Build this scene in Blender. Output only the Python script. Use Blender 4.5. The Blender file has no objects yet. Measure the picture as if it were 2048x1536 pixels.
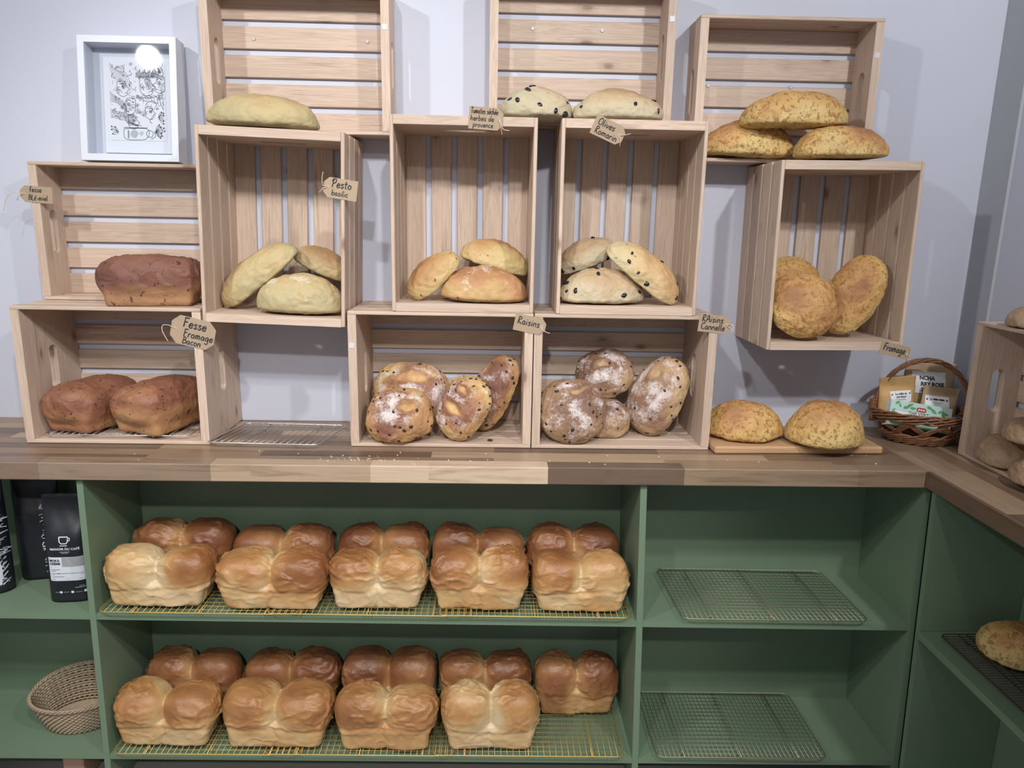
import bpy, bmesh, math, random
import numpy as np
from mathutils import Vector, Matrix, Euler

random.seed(7)
rng = np.random.default_rng(11)
scene = bpy.context.scene
COL = scene.collection
R = math.radians

# ------------------------------------------------------------------ camera
CAM = np.array([-0.0053, -2.0555, 0.5643])
FPX, YAW, PITCH, ROLL = 1445.9, 0.0271, 0.2174, 0.0188
_cy, _sy, _cp, _sp = math.cos(YAW), math.sin(YAW), math.cos(PITCH), math.sin(PITCH)
FW = np.array([_sy*_cp, _cy*_cp, -_sp])
_r = np.array([_cy, -_sy, 0.0]); _u = np.cross(_r, FW)
RT = math.cos(ROLL)*_r + math.sin(ROLL)*_u
UP = -math.sin(ROLL)*_r + math.cos(ROLL)*_u
cam_d = bpy.data.cameras.new('camera'); cam = bpy.data.objects.new('camera', cam_d); COL.objects.link(cam)
cam_d.sensor_width = 36; cam_d.sensor_fit = 'HORIZONTAL'; cam_d.lens = FPX*36/2048
cam_d.clip_start = 0.02
cam.matrix_world = Matrix(((RT[0], UP[0], -FW[0], CAM[0]), (RT[1], UP[1], -FW[1], CAM[1]),
                           (RT[2], UP[2], -FW[2], CAM[2]), (0, 0, 0, 1)))
scene.camera = cam

def at(px, py, y=None, z=None, x=None):
    """world point where the sight line of a photo pixel meets a plane"""
    v = FW*FPX + RT*(px-1024) + UP*(768-py)
    if y is not None: t = (y-CAM[1])/v[1]
    elif z is not None: t = (z-CAM[2])/v[2]
    else: t = (x-CAM[0])/v[0]
    return CAM + v*t

def proj(P):
    v = np.asarray(P) - CAM
    w = v@FW
    return np.stack([1024+FPX*(v@RT)/w, 768-FPX*(v@UP)/w], -1)

# ------------------------------------------------------------------ materials
def new_mat(name, rough=0.6):
    m = bpy.data.materials.new(name); m.use_nodes = True
    nt = m.node_tree; b = nt.nodes['Principled BSDF']; b.inputs['Roughness'].default_value = rough
    return m, nt, b

def N(nt, typ, **kw):
    n = nt.nodes.new(typ)
    for k, v in kw.items():
        if k in n.inputs.keys() if hasattr(n, 'inputs') else False: n.inputs[k].default_value = v
        else: setattr(n, k, v)
    return n

def ramp(nt, fac, stops, interp='LINEAR'):
    n = nt.nodes.new('ShaderNodeValToRGB'); cr = n.color_ramp; cr.interpolation = interp
    while len(cr.elements) < len(stops): cr.elements.new(0.5)
    for e, (p, c) in zip(cr.elements, stops):
        e.position = p; e.color = (c[0], c[1], c[2], 1) if not isinstance(c, float) else (c, c, c, 1)
    nt.links.new(fac, n.inputs['Fac']); return n.outputs['Color']

def mixc(nt, fac, a, b, blend='MIX'):
    n = nt.nodes.new('ShaderNodeMix'); n.data_type = 'RGBA'; n.blend_type = blend
    for s, v in ((n.inputs[0], fac), (n.inputs[6], a), (n.inputs[7], b)):
        if hasattr(v, 'is_output'): nt.links.new(v, s)
        elif isinstance(v, (int, float)): s.default_value = v
        else: s.default_value = (v[0], v[1], v[2], 1)
    return n.outputs[2]

def mathn(nt, op, a, b=None, c=None):
    n = nt.nodes.new('ShaderNodeMath'); n.operation = op
    for i, v in enumerate((a, b, c)):
        if v is None: continue
        if hasattr(v, 'is_output'): nt.links.new(v, n.inputs[i])
        else: n.inputs[i].default_value = v
    return n.outputs[0]

def bump(nt, b, height, strength=0.3, dist=0.002):
    n = nt.nodes.new('ShaderNodeBump'); n.inputs['Strength'].default_value = strength; n.inputs['Distance'].default_value = dist
    nt.links.new(height, n.inputs['Height']); nt.links.new(n.outputs['Normal'], b.inputs['Normal'])

def noise(nt, vec, scale, detail=4, rough=0.55, dist=0.0):
    n = nt.nodes.new('ShaderNodeTexNoise'); n.inputs['Scale'].default_value = scale
    n.inputs['Detail'].default_value = detail; n.inputs['Roughness'].default_value = rough; n.inputs['Distortion'].default_value = dist
    if vec is not None: nt.links.new(vec, n.inputs['Vector'])
    return n.outputs['Fac']

def objcoord(nt, scale=(1, 1, 1), rnd=0.0):
    tc = nt.nodes.new('ShaderNodeTexCoord'); mp = nt.nodes.new('ShaderNodeMapping')
    mp.inputs['Scale'].default_value = scale
    nt.links.new(tc.outputs['Object'], mp.inputs['Vector'])
    if rnd:
        oi = nt.nodes.new('ShaderNodeObjectInfo')
        v = nt.nodes.new('ShaderNodeVectorMath'); v.operation = 'SCALE'; v.inputs[0].default_value = (rnd, rnd*.37, rnd*.71)
        nt.links.new(oi.outputs['Random'], v.inputs['Scale'])
        nt.links.new(v.outputs['Vector'], mp.inputs['Location'])
    return mp.outputs['Vector']

def plain(name, col, rough=0.6, metal=0.0, nscale=0, namp=0.1):
    m, nt, b = new_mat(name, rough); b.inputs['Metallic'].default_value = metal
    if nscale:
        f = noise(nt, objcoord(nt), nscale, 5)
        c = mixc(nt, f, [x*(1-namp) for x in col], [min(1, x*(1+namp)) for x in col])
        nt.links.new(c, b.inputs['Base Color'])
    else: b.inputs['Base Color'].default_value = (*col, 1)
    return m

def wood_mat(name, pale, tan, knotcol, knots=True, rough=0.55, freq=26):
    m, nt, b = new_mat(name, rough)
    v = objcoord(nt, (1.6, freq, freq), 60)
    g1 = noise(nt, v, 1.0, 5, 0.6, 0.9)
    v2 = objcoord(nt, (2.5, 140, 140), 60)
    g2 = noise(nt, v2, 1.0, 3, 0.6, 0.3)
    f = mathn(nt, 'ADD', mathn(nt, 'MULTIPLY', g1, .75), mathn(nt, 'MULTIPLY', g2, .25))
    mid = [(p+q)/2 for p, q in zip(pale, tan)]
    c = ramp(nt, f, [(.34, tan), (.42, pale), (.47, mid), (.50, pale), (.57, mid), (.60, pale), (.70, tan)])
    oi = nt.nodes.new('ShaderNodeObjectInfo')
    br = mathn(nt, 'MULTIPLY_ADD', oi.outputs['Random'], .18, .90)
    hs = nt.nodes.new('ShaderNodeHueSaturation'); nt.links.new(br, hs.inputs['Value']); nt.links.new(c, hs.inputs['Color'])
    c = hs.outputs['Color']
    if knots:
        kv = objcoord(nt, (9, 19, 19), 90)
        vo = nt.nodes.new('ShaderNodeTexVoronoi'); vo.inputs['Scale'].default_value = 1.0; nt.links.new(kv, vo.inputs['Vector'])
        sep = nt.nodes.new('ShaderNodeSeparateColor'); nt.links.new(vo.outputs['Color'], sep.inputs[0])
        pick = mathn(nt, 'GREATER_THAN', sep.outputs[0], .70)
        nd = mathn(nt, 'ADD', vo.outputs['Distance'], mathn(nt, 'MULTIPLY', mathn(nt, 'SUBTRACT', noise(nt, v, 3, 3), .5), .16))
        core = ramp(nt, nd, [(.05, 1.0), (.11, .80), (.17, .28), (.36, 0.0)])
        k = mathn(nt, 'MULTIPLY', mathn(nt, 'MULTIPLY', core, pick), .8)
        c = mixc(nt, k, c, knotcol)
    nt.links.new(c, b.inputs['Base Color'])
    bump(nt, b, g2, .15, .0006)
    return m

M = {}
M['pine'] = wood_mat('pale_pine', (.60, .463, .372), (.385, .27, .195), (.17, .085, .045))
M['board'] = wood_mat('cutting_board_wood', (.50, .31, .17), (.38, .22, .115), (.2, .1, .05), False)

def counter_mat(name, axis='X', stops=None, edge=None):
    m, nt, b = new_mat(name, .38)
    tc = nt.nodes.new('ShaderNodeTexCoord')
    mp = nt.nodes.new('ShaderNodeMapping'); nt.links.new(tc.outputs['Object'], mp.inputs['Vector'])
    if axis == 'Y': mp.inputs['Rotation'].default_value = (0, 0, R(90))
    sx = nt.nodes.new('ShaderNodeSeparateXYZ'); nt.links.new(mp.outputs['Vector'], sx.inputs[0])
    flat = nt.nodes.new('ShaderNodeCombineXYZ'); nt.links.new(sx.outputs[0], flat.inputs[0]); nt.links.new(sx.outputs[1], flat.inputs[1])
    bt = nt.nodes.new('ShaderNodeTexBrick'); nt.links.new(flat.outputs[0], bt.inputs['Vector'])
    bt.inputs['Scale'].default_value = 1; bt.inputs['Brick Width'].default_value = .42; bt.inputs['Row Height'].default_value = .044
    bt.inputs['Mortar Size'].default_value = 0.0; bt.inputs['Bias'].default_value = 0
    bt.inputs['Color1'].default_value = (0, 0, 0, 1); bt.inputs['Color2'].default_value = (1, 1, 1, 1); bt.offset = .37; bt.squash = 1
    fac = bt.outputs['Color']
    c = ramp(nt, fac, [(0.0, (.125, .08, .055)), (.3, (.195, .13, .088)), (.6, (.28, .19, .125)), (.85, (.37, .265, .18)), (1.0, (.46, .34, .24))])
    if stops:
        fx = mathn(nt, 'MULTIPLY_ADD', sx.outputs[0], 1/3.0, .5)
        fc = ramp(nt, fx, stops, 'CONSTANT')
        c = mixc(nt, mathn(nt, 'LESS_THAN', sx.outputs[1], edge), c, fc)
    st = nt.nodes.new('ShaderNodeMapping'); st.inputs['Scale'].default_value = (2.2, 34, 34); nt.links.new(mp.outputs['Vector'], st.inputs['Vector'])
    off = nt.nodes.new('ShaderNodeVectorMath'); off.operation = 'ADD'
    nt.links.new(st.outputs[0], off.inputs[0])
    sc = nt.nodes.new('ShaderNodeVectorMath'); sc.operation = 'SCALE'; sc.inputs['Scale'].default_value = 20
    nt.links.new(fac, sc.inputs[0]); nt.links.new(sc.outputs[0], off.inputs[1])
    g = noise(nt, off.outputs[0], 1.0, 6, .65, 1.1)
    gr = ramp(nt, g, [(.30, (.52, .47, .43)), (.46, (.92, .9, .88)), (.56, (1.0, 1.0, 1.0)), (.70, (.74, .70, .66))])
    c = mixc(nt, .85, c, gr, 'MULTIPLY')
    nt.links.new(c, b.inputs['Base Color'])
    bump(nt, b, g, .12, .0005)
    return m
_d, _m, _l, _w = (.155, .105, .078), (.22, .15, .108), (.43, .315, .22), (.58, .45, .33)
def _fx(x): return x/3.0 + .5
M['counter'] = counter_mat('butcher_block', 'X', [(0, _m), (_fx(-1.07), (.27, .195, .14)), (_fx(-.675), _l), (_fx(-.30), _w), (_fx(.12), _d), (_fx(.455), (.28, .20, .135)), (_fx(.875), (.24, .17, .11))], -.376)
M['counter2'] = counter_mat('butcher_block_side', 'Y')

M['wall'] = plain('wall_paint', (.555, .575, .675), .75, 0, 3, .015)
M['corner_strip'] = plain('corner_strip_grey', (.40, .42, .46), .7, 0, 3, .02)
M['green'] = plain('green_paint', (.152, .222, .146), .42, 0, 6, .04)
M['floor'] = plain('floor_tile', (.34, .32, .30), .6, 0, 4, .1)
M['white'] = plain('white_frame_paint', (.60, .625, .70), .4)
M['frameback'] = plain('frame_inner_grey', (.62, .65, .70), .6)
M['paper'] = plain('paper', (.80, .81, .84), .7)
M['ink'] = plain('ink', (.022, .022, .028), .6)
M['greyink'] = plain('pencil_ink', (.10, .105, .12), .7)
M['kraft'] = plain('kraft_tag', (.37, .275, .19), .8, 0, 60, .08)
M['kraftbag'] = plain('kraft_pouch', (.47, .335, .21), .6, 0, 25, .08)
M['kraftgold'] = plain('gold_kraft_pouch', (.56, .345, .14), .5, 0, 25, .06)
M['twine'] = plain('twine', (.62, .50, .38), .9)
M['sticker'] = plain('sticker', (.62, .60, .61), .4)
M['screw'] = plain('zinc_screw', (.33, .33, .34), .5, .8)
M['gold'] = plain('gold_wire', (.55, .39, .13), .38, .6)
M['silver'] = plain('steel_wire', (.62, .61, .60), .28, .85)
M['brass'] = plain('dull_wire', (.33, .31, .22), .4, .8)
M['darkwire'] = plain('dark_wire', (.055, .036, .028), .6, .2)
M['black'] = plain('black_film', (.012, .013, .018), .42)
M['labelwhite'] = plain('label_white', (.62, .66, .72), .5)
M['labelgrey'] = plain('label_grey', (.30, .31, .33), .6, 0, 40, .5)
M['tealbl'] = plain('tea_box_paper', (.52, .72, .66), .5)
M['teawhite'] = plain('tea_box_white', (.80, .86, .86), .5)
M['leaf'] = plain('tea_leaf_print', (.13, .36, .17), .6, 0, 60, .4)
M['red'] = plain('red_print', (.55, .03, .04), .5)
M['greenstrip'] = plain('tea_box_strip', (.20, .50, .28), .5)
M['wicker'] = plain('brown_wicker', (.22, .095, .045), .45, 0, 60, .45)
M['rattan'] = plain('grey_seagrass', (.36, .275, .185), .8, 0, 90, .35)
M['olive'] = plain('black_olive', (.012, .012, .018), .25)
M['raisin'] = plain('raisin', (.035, .018, .014), .4)
M['tomato'] = plain('dried_tomato', (.34, .055, .03), .5)
M['crumb'] = plain('crumbs', (.80, .72, .62), .9)
M['pinkwood'] = plain('pinkish_wood', (.42, .25, .19), .7)

m, nt, b = new_mat('frame_glass', 0.02)
b.inputs['Base Color'].default_value = (1, 1, 1, 1)
gl = nt.nodes.new('ShaderNodeBsdfGlossy'); gl.inputs['Roughness'].default_value = .02
tr = nt.nodes.new('ShaderNodeBsdfTransparent'); tr.inputs['Color'].default_value = (.94, .95, .97, 1)
mx = nt.nodes.new('ShaderNodeMixShader'); lw = nt.nodes.new('ShaderNodeLayerWeight'); frs = mathn(nt, 'MULTIPLY_ADD', mathn(nt, 'POWER', lw.outputs['Facing'], 5.0), .9, .035)
nt.links.new(frs, mx.inputs[0]); nt.links.new(tr.outputs[0], mx.inputs[1]); nt.links.new(gl.outputs[0], mx.inputs[2])
nt.links.new(mx.outputs[0], nt.nodes['Material Output'].inputs['Surface']); M['glass'] = m

def bread_mat(name, stops, spots=None, flour=(.80, .74, .68), rough=.55, nscale=26, namp=.5, bumps=(60, .35), spec=.35):
    m, nt, b = new_mat(name, rough)
    b.inputs['Specular IOR Level'].default_value = spec
    v = objcoord(nt, (1, 1, 1), 9)
    at_ = nt.nodes.new('ShaderNodeAttribute'); at_.attribute_name = 'bake'
    n1 = noise(nt, v, nscale, 5, .6, .4)
    f = mathn(nt, 'ADD', at_.outputs['Fac'], mathn(nt, 'MULTIPLY', mathn(nt, 'SUBTRACT', n1, .5), namp))
    c = ramp(nt, f, stops)
    if spots:
        for (sc, thr, wid, col, amt) in spots:
            s = noise(nt, v, sc, 3, .55, .5)
            k = ramp(nt, s, [(thr, 0.0), (min(.99, thr+wid), amt)])
            c = mixc(nt, k, c, col)
    fl = nt.nodes.new('ShaderNodeAttribute'); fl.attribute_name = 'flour'
    n2 = noise(nt, v, 170, 4, .7); n3 = noise(nt, v, 24, 3, .6)
    k = mathn(nt, 'ADD', fl.outputs['Fac'], mathn(nt, 'ADD', mathn(nt, 'MULTIPLY', mathn(nt, 'SUBTRACT', n2, .5), 1.3), mathn(nt, 'MULTIPLY', mathn(nt, 'SUBTRACT', n3, .5), 2.2)))
    k = ramp(nt, k, [(.38, 0.0), (.90, .85)])
    c = mixc(nt, k, c, flour)
    nt.links.new(c, b.inputs['Base Color'])
    h = mathn(nt, 'ADD', noise(nt, v, bumps[0], 5, .6), mathn(nt, 'MULTIPLY', noise(nt, v, 300, 2), .25))
    bump(nt, b, h, bumps[1], .004)
    return m
M['tin_gold'] = bread_mat('golden_tin_crust', [(0, (.60, .45, .26)), (.3, (.54, .335, .15)), (.6, (.41, .195, .072)), (1, (.24, .092, .034))], rough=.42, nscale=16, namp=.5, bumps=(38, .55), spec=.5)
M['tin_pale'] = bread_mat('pale_tin_crust', [(0, (.63, .49, .31)), (.42, (.57, .385, .19)), (.7, (.44, .225, .085)), (1, (.27, .11, .038))], rough=.42, nscale=16, namp=.5, bumps=(38, .55), spec=.5)
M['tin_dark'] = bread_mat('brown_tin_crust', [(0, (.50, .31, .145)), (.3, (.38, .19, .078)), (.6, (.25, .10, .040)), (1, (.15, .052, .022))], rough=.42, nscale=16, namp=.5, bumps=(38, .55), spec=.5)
M['bacon'] = bread_mat('red_brown_crust', [(0, (.44, .25, .115)), (.35, (.345, .165, .085)), (.65, (.25, .105, .062)), (1, (.15, .06, .038))], [(80, .635, .03, (.06, .024, .014), .9)], rough=.5, nscale=16, namp=.35, bumps=(45, .5))
M['honey'] = bread_mat('mahogany_crust', [(0, (.38, .21, .10)), (.4, (.26, .125, .07)), (.7, (.185, .08, .055)), (1, (.125, .05, .036))], [(80, .64, .03, (.05, .02, .012), .9)], rough=.6, nscale=16, namp=.35, bumps=(45, .5))
M['pesto'] = bread_mat('pesto_crust', [(0, (.42, .35, .195)), (.35, (.47, .365, .19)), (.65, (.44, .30, .155)), (1, (.35, .215, .105))], [(90, .72, .02, (.16, .13, .05), .7), (18, .62, .10, (.50, .34, .17), .6)], nscale=20, namp=.6, bumps=(55, .65))
M['tomatobread'] = bread_mat('tomato_crust', [(0, (.52, .40, .19)), (.4, (.52, .36, .165)), (.7, (.44, .25, .11)), (1, (.33, .16, .07))], [(60, .70, .03, (.26, .06, .025), .8)], nscale=14, namp=.45)
M['tomatobrown'] = bread_mat('brown_tomato_crust', [(0, (.50, .32, .14)), (.35, (.42, .22, .10)), (.7, (.34, .16, .082)), (1, (.26, .115, .06))], [(60, .72, .03, (.26, .06, .025), .8)], nscale=14, namp=.5)
M['olivebread'] = bread_mat('olive_crust', [(0, (.47, .41, .28)), (.4, (.52, .42, .28)), (.7, (.47, .335, .20)), (1, (.39, .25, .14))], [(75, .68, .03, (.10, .09, .08), .75), (24, .64, .08, (.42, .26, .14), .5)], nscale=20, namp=.6, bumps=(60, .8))
M['olivegold'] = bread_mat('golden_olive_crust', [(0, (.56, .46, .27)), (.4, (.60, .42, .22)), (.75, (.52, .31, .15)), (1, (.42, .23, .11))], [(75, .68, .03, (.10, .09, .08), .75)], nscale=20, namp=.6, bumps=(60, .8))
M['cheese'] = bread_mat('cheese_crust', [(0, (.62, .46, .19)), (.32, (.58, .36, .13)), (.65, (.48, .26, .10)), (1, (.31, .15, .068))], [(70, .565, .05, (.33, .145, .05), .8), (135, .575, .05, (.29, .12, .04), .75), (20, .56, .12, (.44, .235, .095), .6)], rough=.55, nscale=22, namp=.75, bumps=(60, .8))
M['raisinbread'] = bread_mat('raisin_crust', [(0, (.60, .41, .19)), (.3, (.47, .26, .115)), (.6, (.28, .13, .08)), (1, (.19, .085, .06))], flour=(.74, .66, .64), nscale=22, namp=.8, bumps=(60, .8))
M['cinnamon'] = bread_mat('cinnamon_crust', [(0, (.47, .32, .18)), (.3, (.36, .225, .13)), (.6, (.25, .14, .09)), (1, (.17, .09, .06))], flour=(.70, .63, .62), nscale=22, namp=.8, bumps=(60, .8))
M['rustic'] = bread_mat('grey_brown_crust', [(0, (.42, .30, .19)), (.5, (.35, .235, .14)), (1, (.25, .15, .09))], flour=(.6, .52, .45), nscale=14, namp=.5)

# ------------------------------------------------------------------ object helpers
def setp(o, label=None, cat=None, group=None, kind=None):
    if label: o['label'] = label
    if cat: o['category'] = cat
    if group: o['group'] = group
    if kind: o['kind'] = kind
    return o

def empty(name, loc=(0, 0, 0), rot=(0, 0, 0), label=None, cat=None, group=None):
    o = bpy.data.objects.new(name, None); COL.objects.link(o); o.empty_display_size = .03
    o.location = loc; o.rotation_euler = rot
    return setp(o, label, cat, group)

def obj(name, me, mat, parent=None, loc=None, rot=None):
    o = bpy.data.objects.new(name, me); COL.objects.link(o)
    if mat is not None and len(me.materials) == 0: me.materials.append(mat)
    if parent is not None: o.parent = parent
    if loc is not None: o.location = loc
    if rot is not None: o.rotation_euler = rot
    return o

def mesh(name, verts, faces, smooth=False):
    me = bpy.data.meshes.new(name); me.from_pydata([tuple(map(float, v)) for v in verts], [], [tuple(map(int, f)) for f in faces])
    if smooth: me.polygons.foreach_set('use_smooth', [True]*len(me.polygons))
    me.update(); return me

def fixn(me):
    bm = bmesh.new(); bm.from_mesh(me); bmesh.ops.recalc_face_normals(bm, faces=bm.faces); bm.to_mesh(me); bm.free(); return me

class MB:
    def __init__(s): s.v = []; s.f = []
    def add(s, v, f):
        n = len(s.v); s.v += [tuple(x) for x in v]; s.f += [tuple(i+n for i in q) for q in f]
    def box(s, c, d, rot=None):
        vs = []
        for k in range(8):
            p = Vector(((k & 1)-.5, ((k >> 1) & 1)-.5, ((k >> 2) & 1)-.5)); p = Vector((p.x*d[0], p.y*d[1], p.z*d[2]))
            if rot is not None: p = rot @ p
            vs.append(p+Vector(c))
        s.add(vs, [(0, 2, 3, 1), (4, 5, 7, 6), (0, 1, 5, 4), (2, 6, 7, 3), (0, 4, 6, 2), (1, 3, 7, 5)])
    def tube(s, pts, r, n=6, closed=False, cap=True):
        pts = [Vector(p) for p in pts]; m = len(pts); rings = []
        rr = r if hasattr(r, '__len__') else [r]*m
        prev = None
        for i, p in enumerate(pts):
            a = pts[(i-1) % m] if (closed or i > 0) else p
            b_ = pts[(i+1) % m] if (closed or i < m-1) else p
            t = (b_-a)
            t = t.normalized() if t.length > 1e-9 else Vector((0, 0, 1))
            if prev is None:
                ref = Vector((0, 0, 1)) if abs(t.z) < .9 else Vector((0, 1, 0))
                nrm = (ref - t*ref.dot(t)).normalized()
            else:
                nrm = prev - t*prev.dot(t)
                nrm = nrm.normalized() if nrm.length > 1e-6 else prev
            prev = nrm; bn = t.cross(nrm)
            rings.append([p+(nrm*math.cos(2*math.pi*k/n)+bn*math.sin(2*math.pi*k/n))*rr[i] for k in range(n)])
        vs = [v for q in rings for v in q]; fs = []
        for i in range(m if closed else m-1):
            j = (i+1) % m
            for k in range(n): fs.append((i*n+k, i*n+(k+1) % n, j*n+(k+1) % n, j*n+k))
        if cap and not closed: fs.append(tuple(range(n))[::-1]); fs.append(tuple((m-1)*n+k for k in range(n)))
        s.add(vs, fs)
    def build(s, name, mat, parent=None, smooth=False, loc=None, rot=None):
        return obj(name, fixn(mesh(name, s.v, s.f, smooth)), mat, parent, loc, rot)

_boxc = {}
def box_mesh(d, bev=.0015):
    k = tuple(round(x, 5) for x in d)+(bev,)
    if k not in _boxc:
        bm = bmesh.new(); bmesh.ops.create_cube(bm, size=1.0)
        for v in bm.verts: v.co = Vector((v.co.x*d[0], v.co.y*d[1], v.co.z*d[2]))
        if bev: bmesh.ops.bevel(bm, geom=list(bm.edges), offset=min(bev, min(d)*.3), segments=1, affect='EDGES')
        me = bpy.data.meshes.new('board'); bm.to_mesh(me); bm.free(); _boxc[k] = me
    return _boxc[k]

ROTS = {'XYZ': Matrix.Identity(3),                                     # length X, width Y, thick Z
        'XZY': Matrix(((1, 0, 0), (0, 0, -1), (0, 1, 0))),             # length X, width Z, thick Y
        'ZYX': Matrix(((0, 0, -1), (0, 1, 0), (1, 0, 0))),             # length Z, width Y, thick X
        'ZXY': Matrix(((0, 1, 0), (0, 0, 1), (1, 0, 0))),              # length Z, width X, thick Y
        'YXZ': Matrix(((0, -1, 0), (1, 0, 0), (0, 0, 1)))}
def board(name, d, c, ori, mat, parent=None, bev=.0015):
    o = obj(name, box_mesh(d, bev), mat, parent, loc=c); o.rotation_euler = ROTS[ori].to_euler(); return o

# ------------------------------------------------------------------ room
WY = -0.025; WX = 1.337
ZF = -0.93
def struct(name, c, d, mat, label):
    o = obj(name, box_mesh(d, 0), M[mat], None, loc=c); o['kind'] = 'structure'; o['label'] = label; return o
struct('wall_back', (-.2, WY+.05, .5), (3.6, .1, 2.9), 'wall', 'white painted back wall behind the crates')
struct('wall_right', (WX+.05, -1.0, .5), (.1, 1.95, 2.9), 'wall', 'white painted right wall at the end of the counter')
struct('floor', (-.2, -1.6, ZF-.05), (3.6, 3.4, .1), 'floor', 'shop floor under the counter')
struct('corner_strip_1', (WX-.004, WY-.055, .55), (.008, .108, 2.8), 'corner_strip', 'grey vertical strip beside the corner')  # thin panel on the right wall, greyer than the wall around it

# ------------------------------------------------------------------ counters and cabinets
YC = -.42; TC = .043
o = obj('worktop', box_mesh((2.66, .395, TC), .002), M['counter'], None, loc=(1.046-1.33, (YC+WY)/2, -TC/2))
setp(o, 'long butcher block worktop under the stacked crates', 'worktop')
# object coords of the worktop are centred: shift its mesh so that local x,y are world x,y
def recenter(o):
    off = Vector(o.location); me = o.data.copy(); me.transform(Matrix.Translation(off)); o.data = me; o.location = (0, 0, 0)
recenter(o)
o = obj('worktop', box_mesh((WX-1.0485, 1.1, TC), .002), M['counter2'], None, loc=((WX+1.0485)/2, WY-.55, -TC/2)); recenter(o)
setp(o, 'side worktop running towards the viewer along the right wall', 'worktop')

YF, YB = -.405, -.137
def shz(z, x): return z - .0105*x           # the shelving hangs a little low on the right
ZM, ZL = -.4085, -.8105
cab = empty('shelving_unit', (0, YF, ZF), (0, 0, 0), 'green painted open shelving unit under the long worktop', 'shelving')
def quadbox(name, xs, ys, zs, parent, mat='green', lean=0.0):
    """panel with sheared top/bottom: xs=(x0,x1), zs=(z0,z1) evaluated through shz, lean moves the foot sideways"""
    b_ = MB(); vs = []
    for z_ in zs:
        for y_ in ys:
            for x_ in xs:
                zz = z_; k = -(z_+.05)/.76
                vs.append((x_+lean*k, y_-YF, zz-ZF))
    b_.add(vs, [(0, 1, 3, 2), (4, 6, 7, 5), (0, 4, 5, 1), (2, 3, 7, 6), (0, 2, 6, 4), (1, 5, 7, 3)])
    o = b_.build(name, M[mat], parent); return o
def shelf(name, x0, x1, ztop, th, parent, y0=YF, y1=YB):
    b_ = MB(); vs = []
    for dz in (-th, 0):
        for y_ in (y0+.0012, y1):
            for x_ in (x0, x1): vs.append((x_, y_-YF, shz(ztop, x_)+dz-ZF))
    b_.add(vs, [(0, 1, 3, 2), (4, 6, 7, 5), (0, 4, 5, 1), (2, 3, 7, 6), (0, 2, 6, 4), (1, 5, 7, 3)])
    return b_.build(name, M['green'], parent)
ztop = -TC-.001
quadbox('divider', (-.992, -.977), (YF, YB), (ZF, ztop), cab, lean=-.012)
quadbox('divider', (.356, .372), (YF, YB), (ZF, ztop), cab, lean=.021)
quadbox('side_panel', (1.056, 1.072), (YF, YB), (ZF, ztop), cab, lean=.024)
quadbox('side_panel', (-1.62, -1.604), (YF, YB), (ZF, ztop), cab)
quadbox('back_panel', (-1.62, 1.10), (YB, YB+.012), (ZF, ztop), cab)
for x0, x1 in ((-1.604, -.9845), (-.9845, .37), (.37, 1.078)):
    shelf('shelf', x0, x1, ZM, .016, cab)
for x0, x1 in ((-1.604, -.9955), (-.9955, .385), (.385, 1.09)):
    shelf('shelf', x0, x1, ZL, .015, cab)

cab2 = empty('shelving_unit', (1.10, -.43, ZF), (0, 0, 0), 'green side shelving unit under the side worktop, facing left', 'shelving')
def rel(o, root): o.location = Vector(o.location)-Vector(root.location); return o
def gb(name, x, y, z):
    return rel(obj(name, box_mesh((x[1]-x[0], y[1]-y[0], z[1]-z[0]), .001), M['green'], cab2, loc=((x[0]+x[1])/2, (y[0]+y[1])/2, (z[0]+z[1])/2)), cab2)
b_ = MB(); vs_ = []
for z_ in (ZF, ztop):
    for y_ in (-.442, -.426):
        for x_ in (1.0615, WX-.004): vs_.append((x_+(.024*(-(z_+.05)/.76) if x_ < 1.2 else 0)-1.10, y_+.43, z_-ZF))
b_.add(vs_, [(0, 1, 3, 2), (4, 6, 7, 5), (0, 4, 5, 1), (2, 3, 7, 6), (0, 2, 6, 4), (1, 5, 7, 3)]); b_.build('end_panel', M['green'], cab2)
gb('back_panel', (WX-.016, WX-.004), (-1.12, -.443), (ZF, ztop))
gb('shelf', (1.069, WX-.017), (-1.1, -.443), (-.415-.018, -.415))
gb('shelf', (1.084, WX-.017), (-1.1, -.443), (-.84-.016, -.84))
gb('side_panel', (1.084, WX-.004), (-1.116, -1.101), (ZF, ztop))
ZR = -.415


# ------------------------------------------------------------------ crates
TS, TE = .009, .021
def slot_board(d, slot=(.105, .034)):
    """board length X, width Y, thickness Z with a stadium shaped hand hole through Z"""
    Lx, Wy, Tz = d; sl, sw = slot; n = 12
    ring = []
    r = sw/2; hx = sl/2-r
    for k in range(n+1):
        a = -math.pi/2+math.pi*k/n; ring.append((hx+r*math.cos(a), r*math.sin(a)))
    for k in range(n+1):
        a = math.pi/2+math.pi*k/n; ring.append((-hx+r*math.cos(a), r*math.sin(a)))
    out = []
    m_ = len(ring)
    for (x, y) in ring:
        s = max(abs(x)/(Lx/2), abs(y)/(Wy/2))
        out.append((x/s, y/s))
    # snap nearest to the four corners
    for cx in (-1, 1):
        for cy in (-1, 1):
            j = min(range(m_), key=lambda i: (out[i][0]-cx*Lx/2)**2+(out[i][1]-cy*Wy/2)**2); out[j] = (cx*Lx/2, cy*Wy/2)
    vs = []
    for z in (-Tz/2, Tz/2):
        vs += [(x, y, z) for x, y in out]; vs += [(x, y, z) for x, y in ring]
    fs = []
    for k in range(m_):
        q = (k+1) % m_
        fs += [(k, q, m_+q, m_+k), (2*m_+k, 3*m_+k, 3*m_+q, 2*m_+q), (k, 2*m_+k, 2*m_+q, q), (m_+k, m_+q, 3*m_+q, 3*m_+k)]
    return fixn(mesh('end_board', vs, fs))
_sbc = {}
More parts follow.
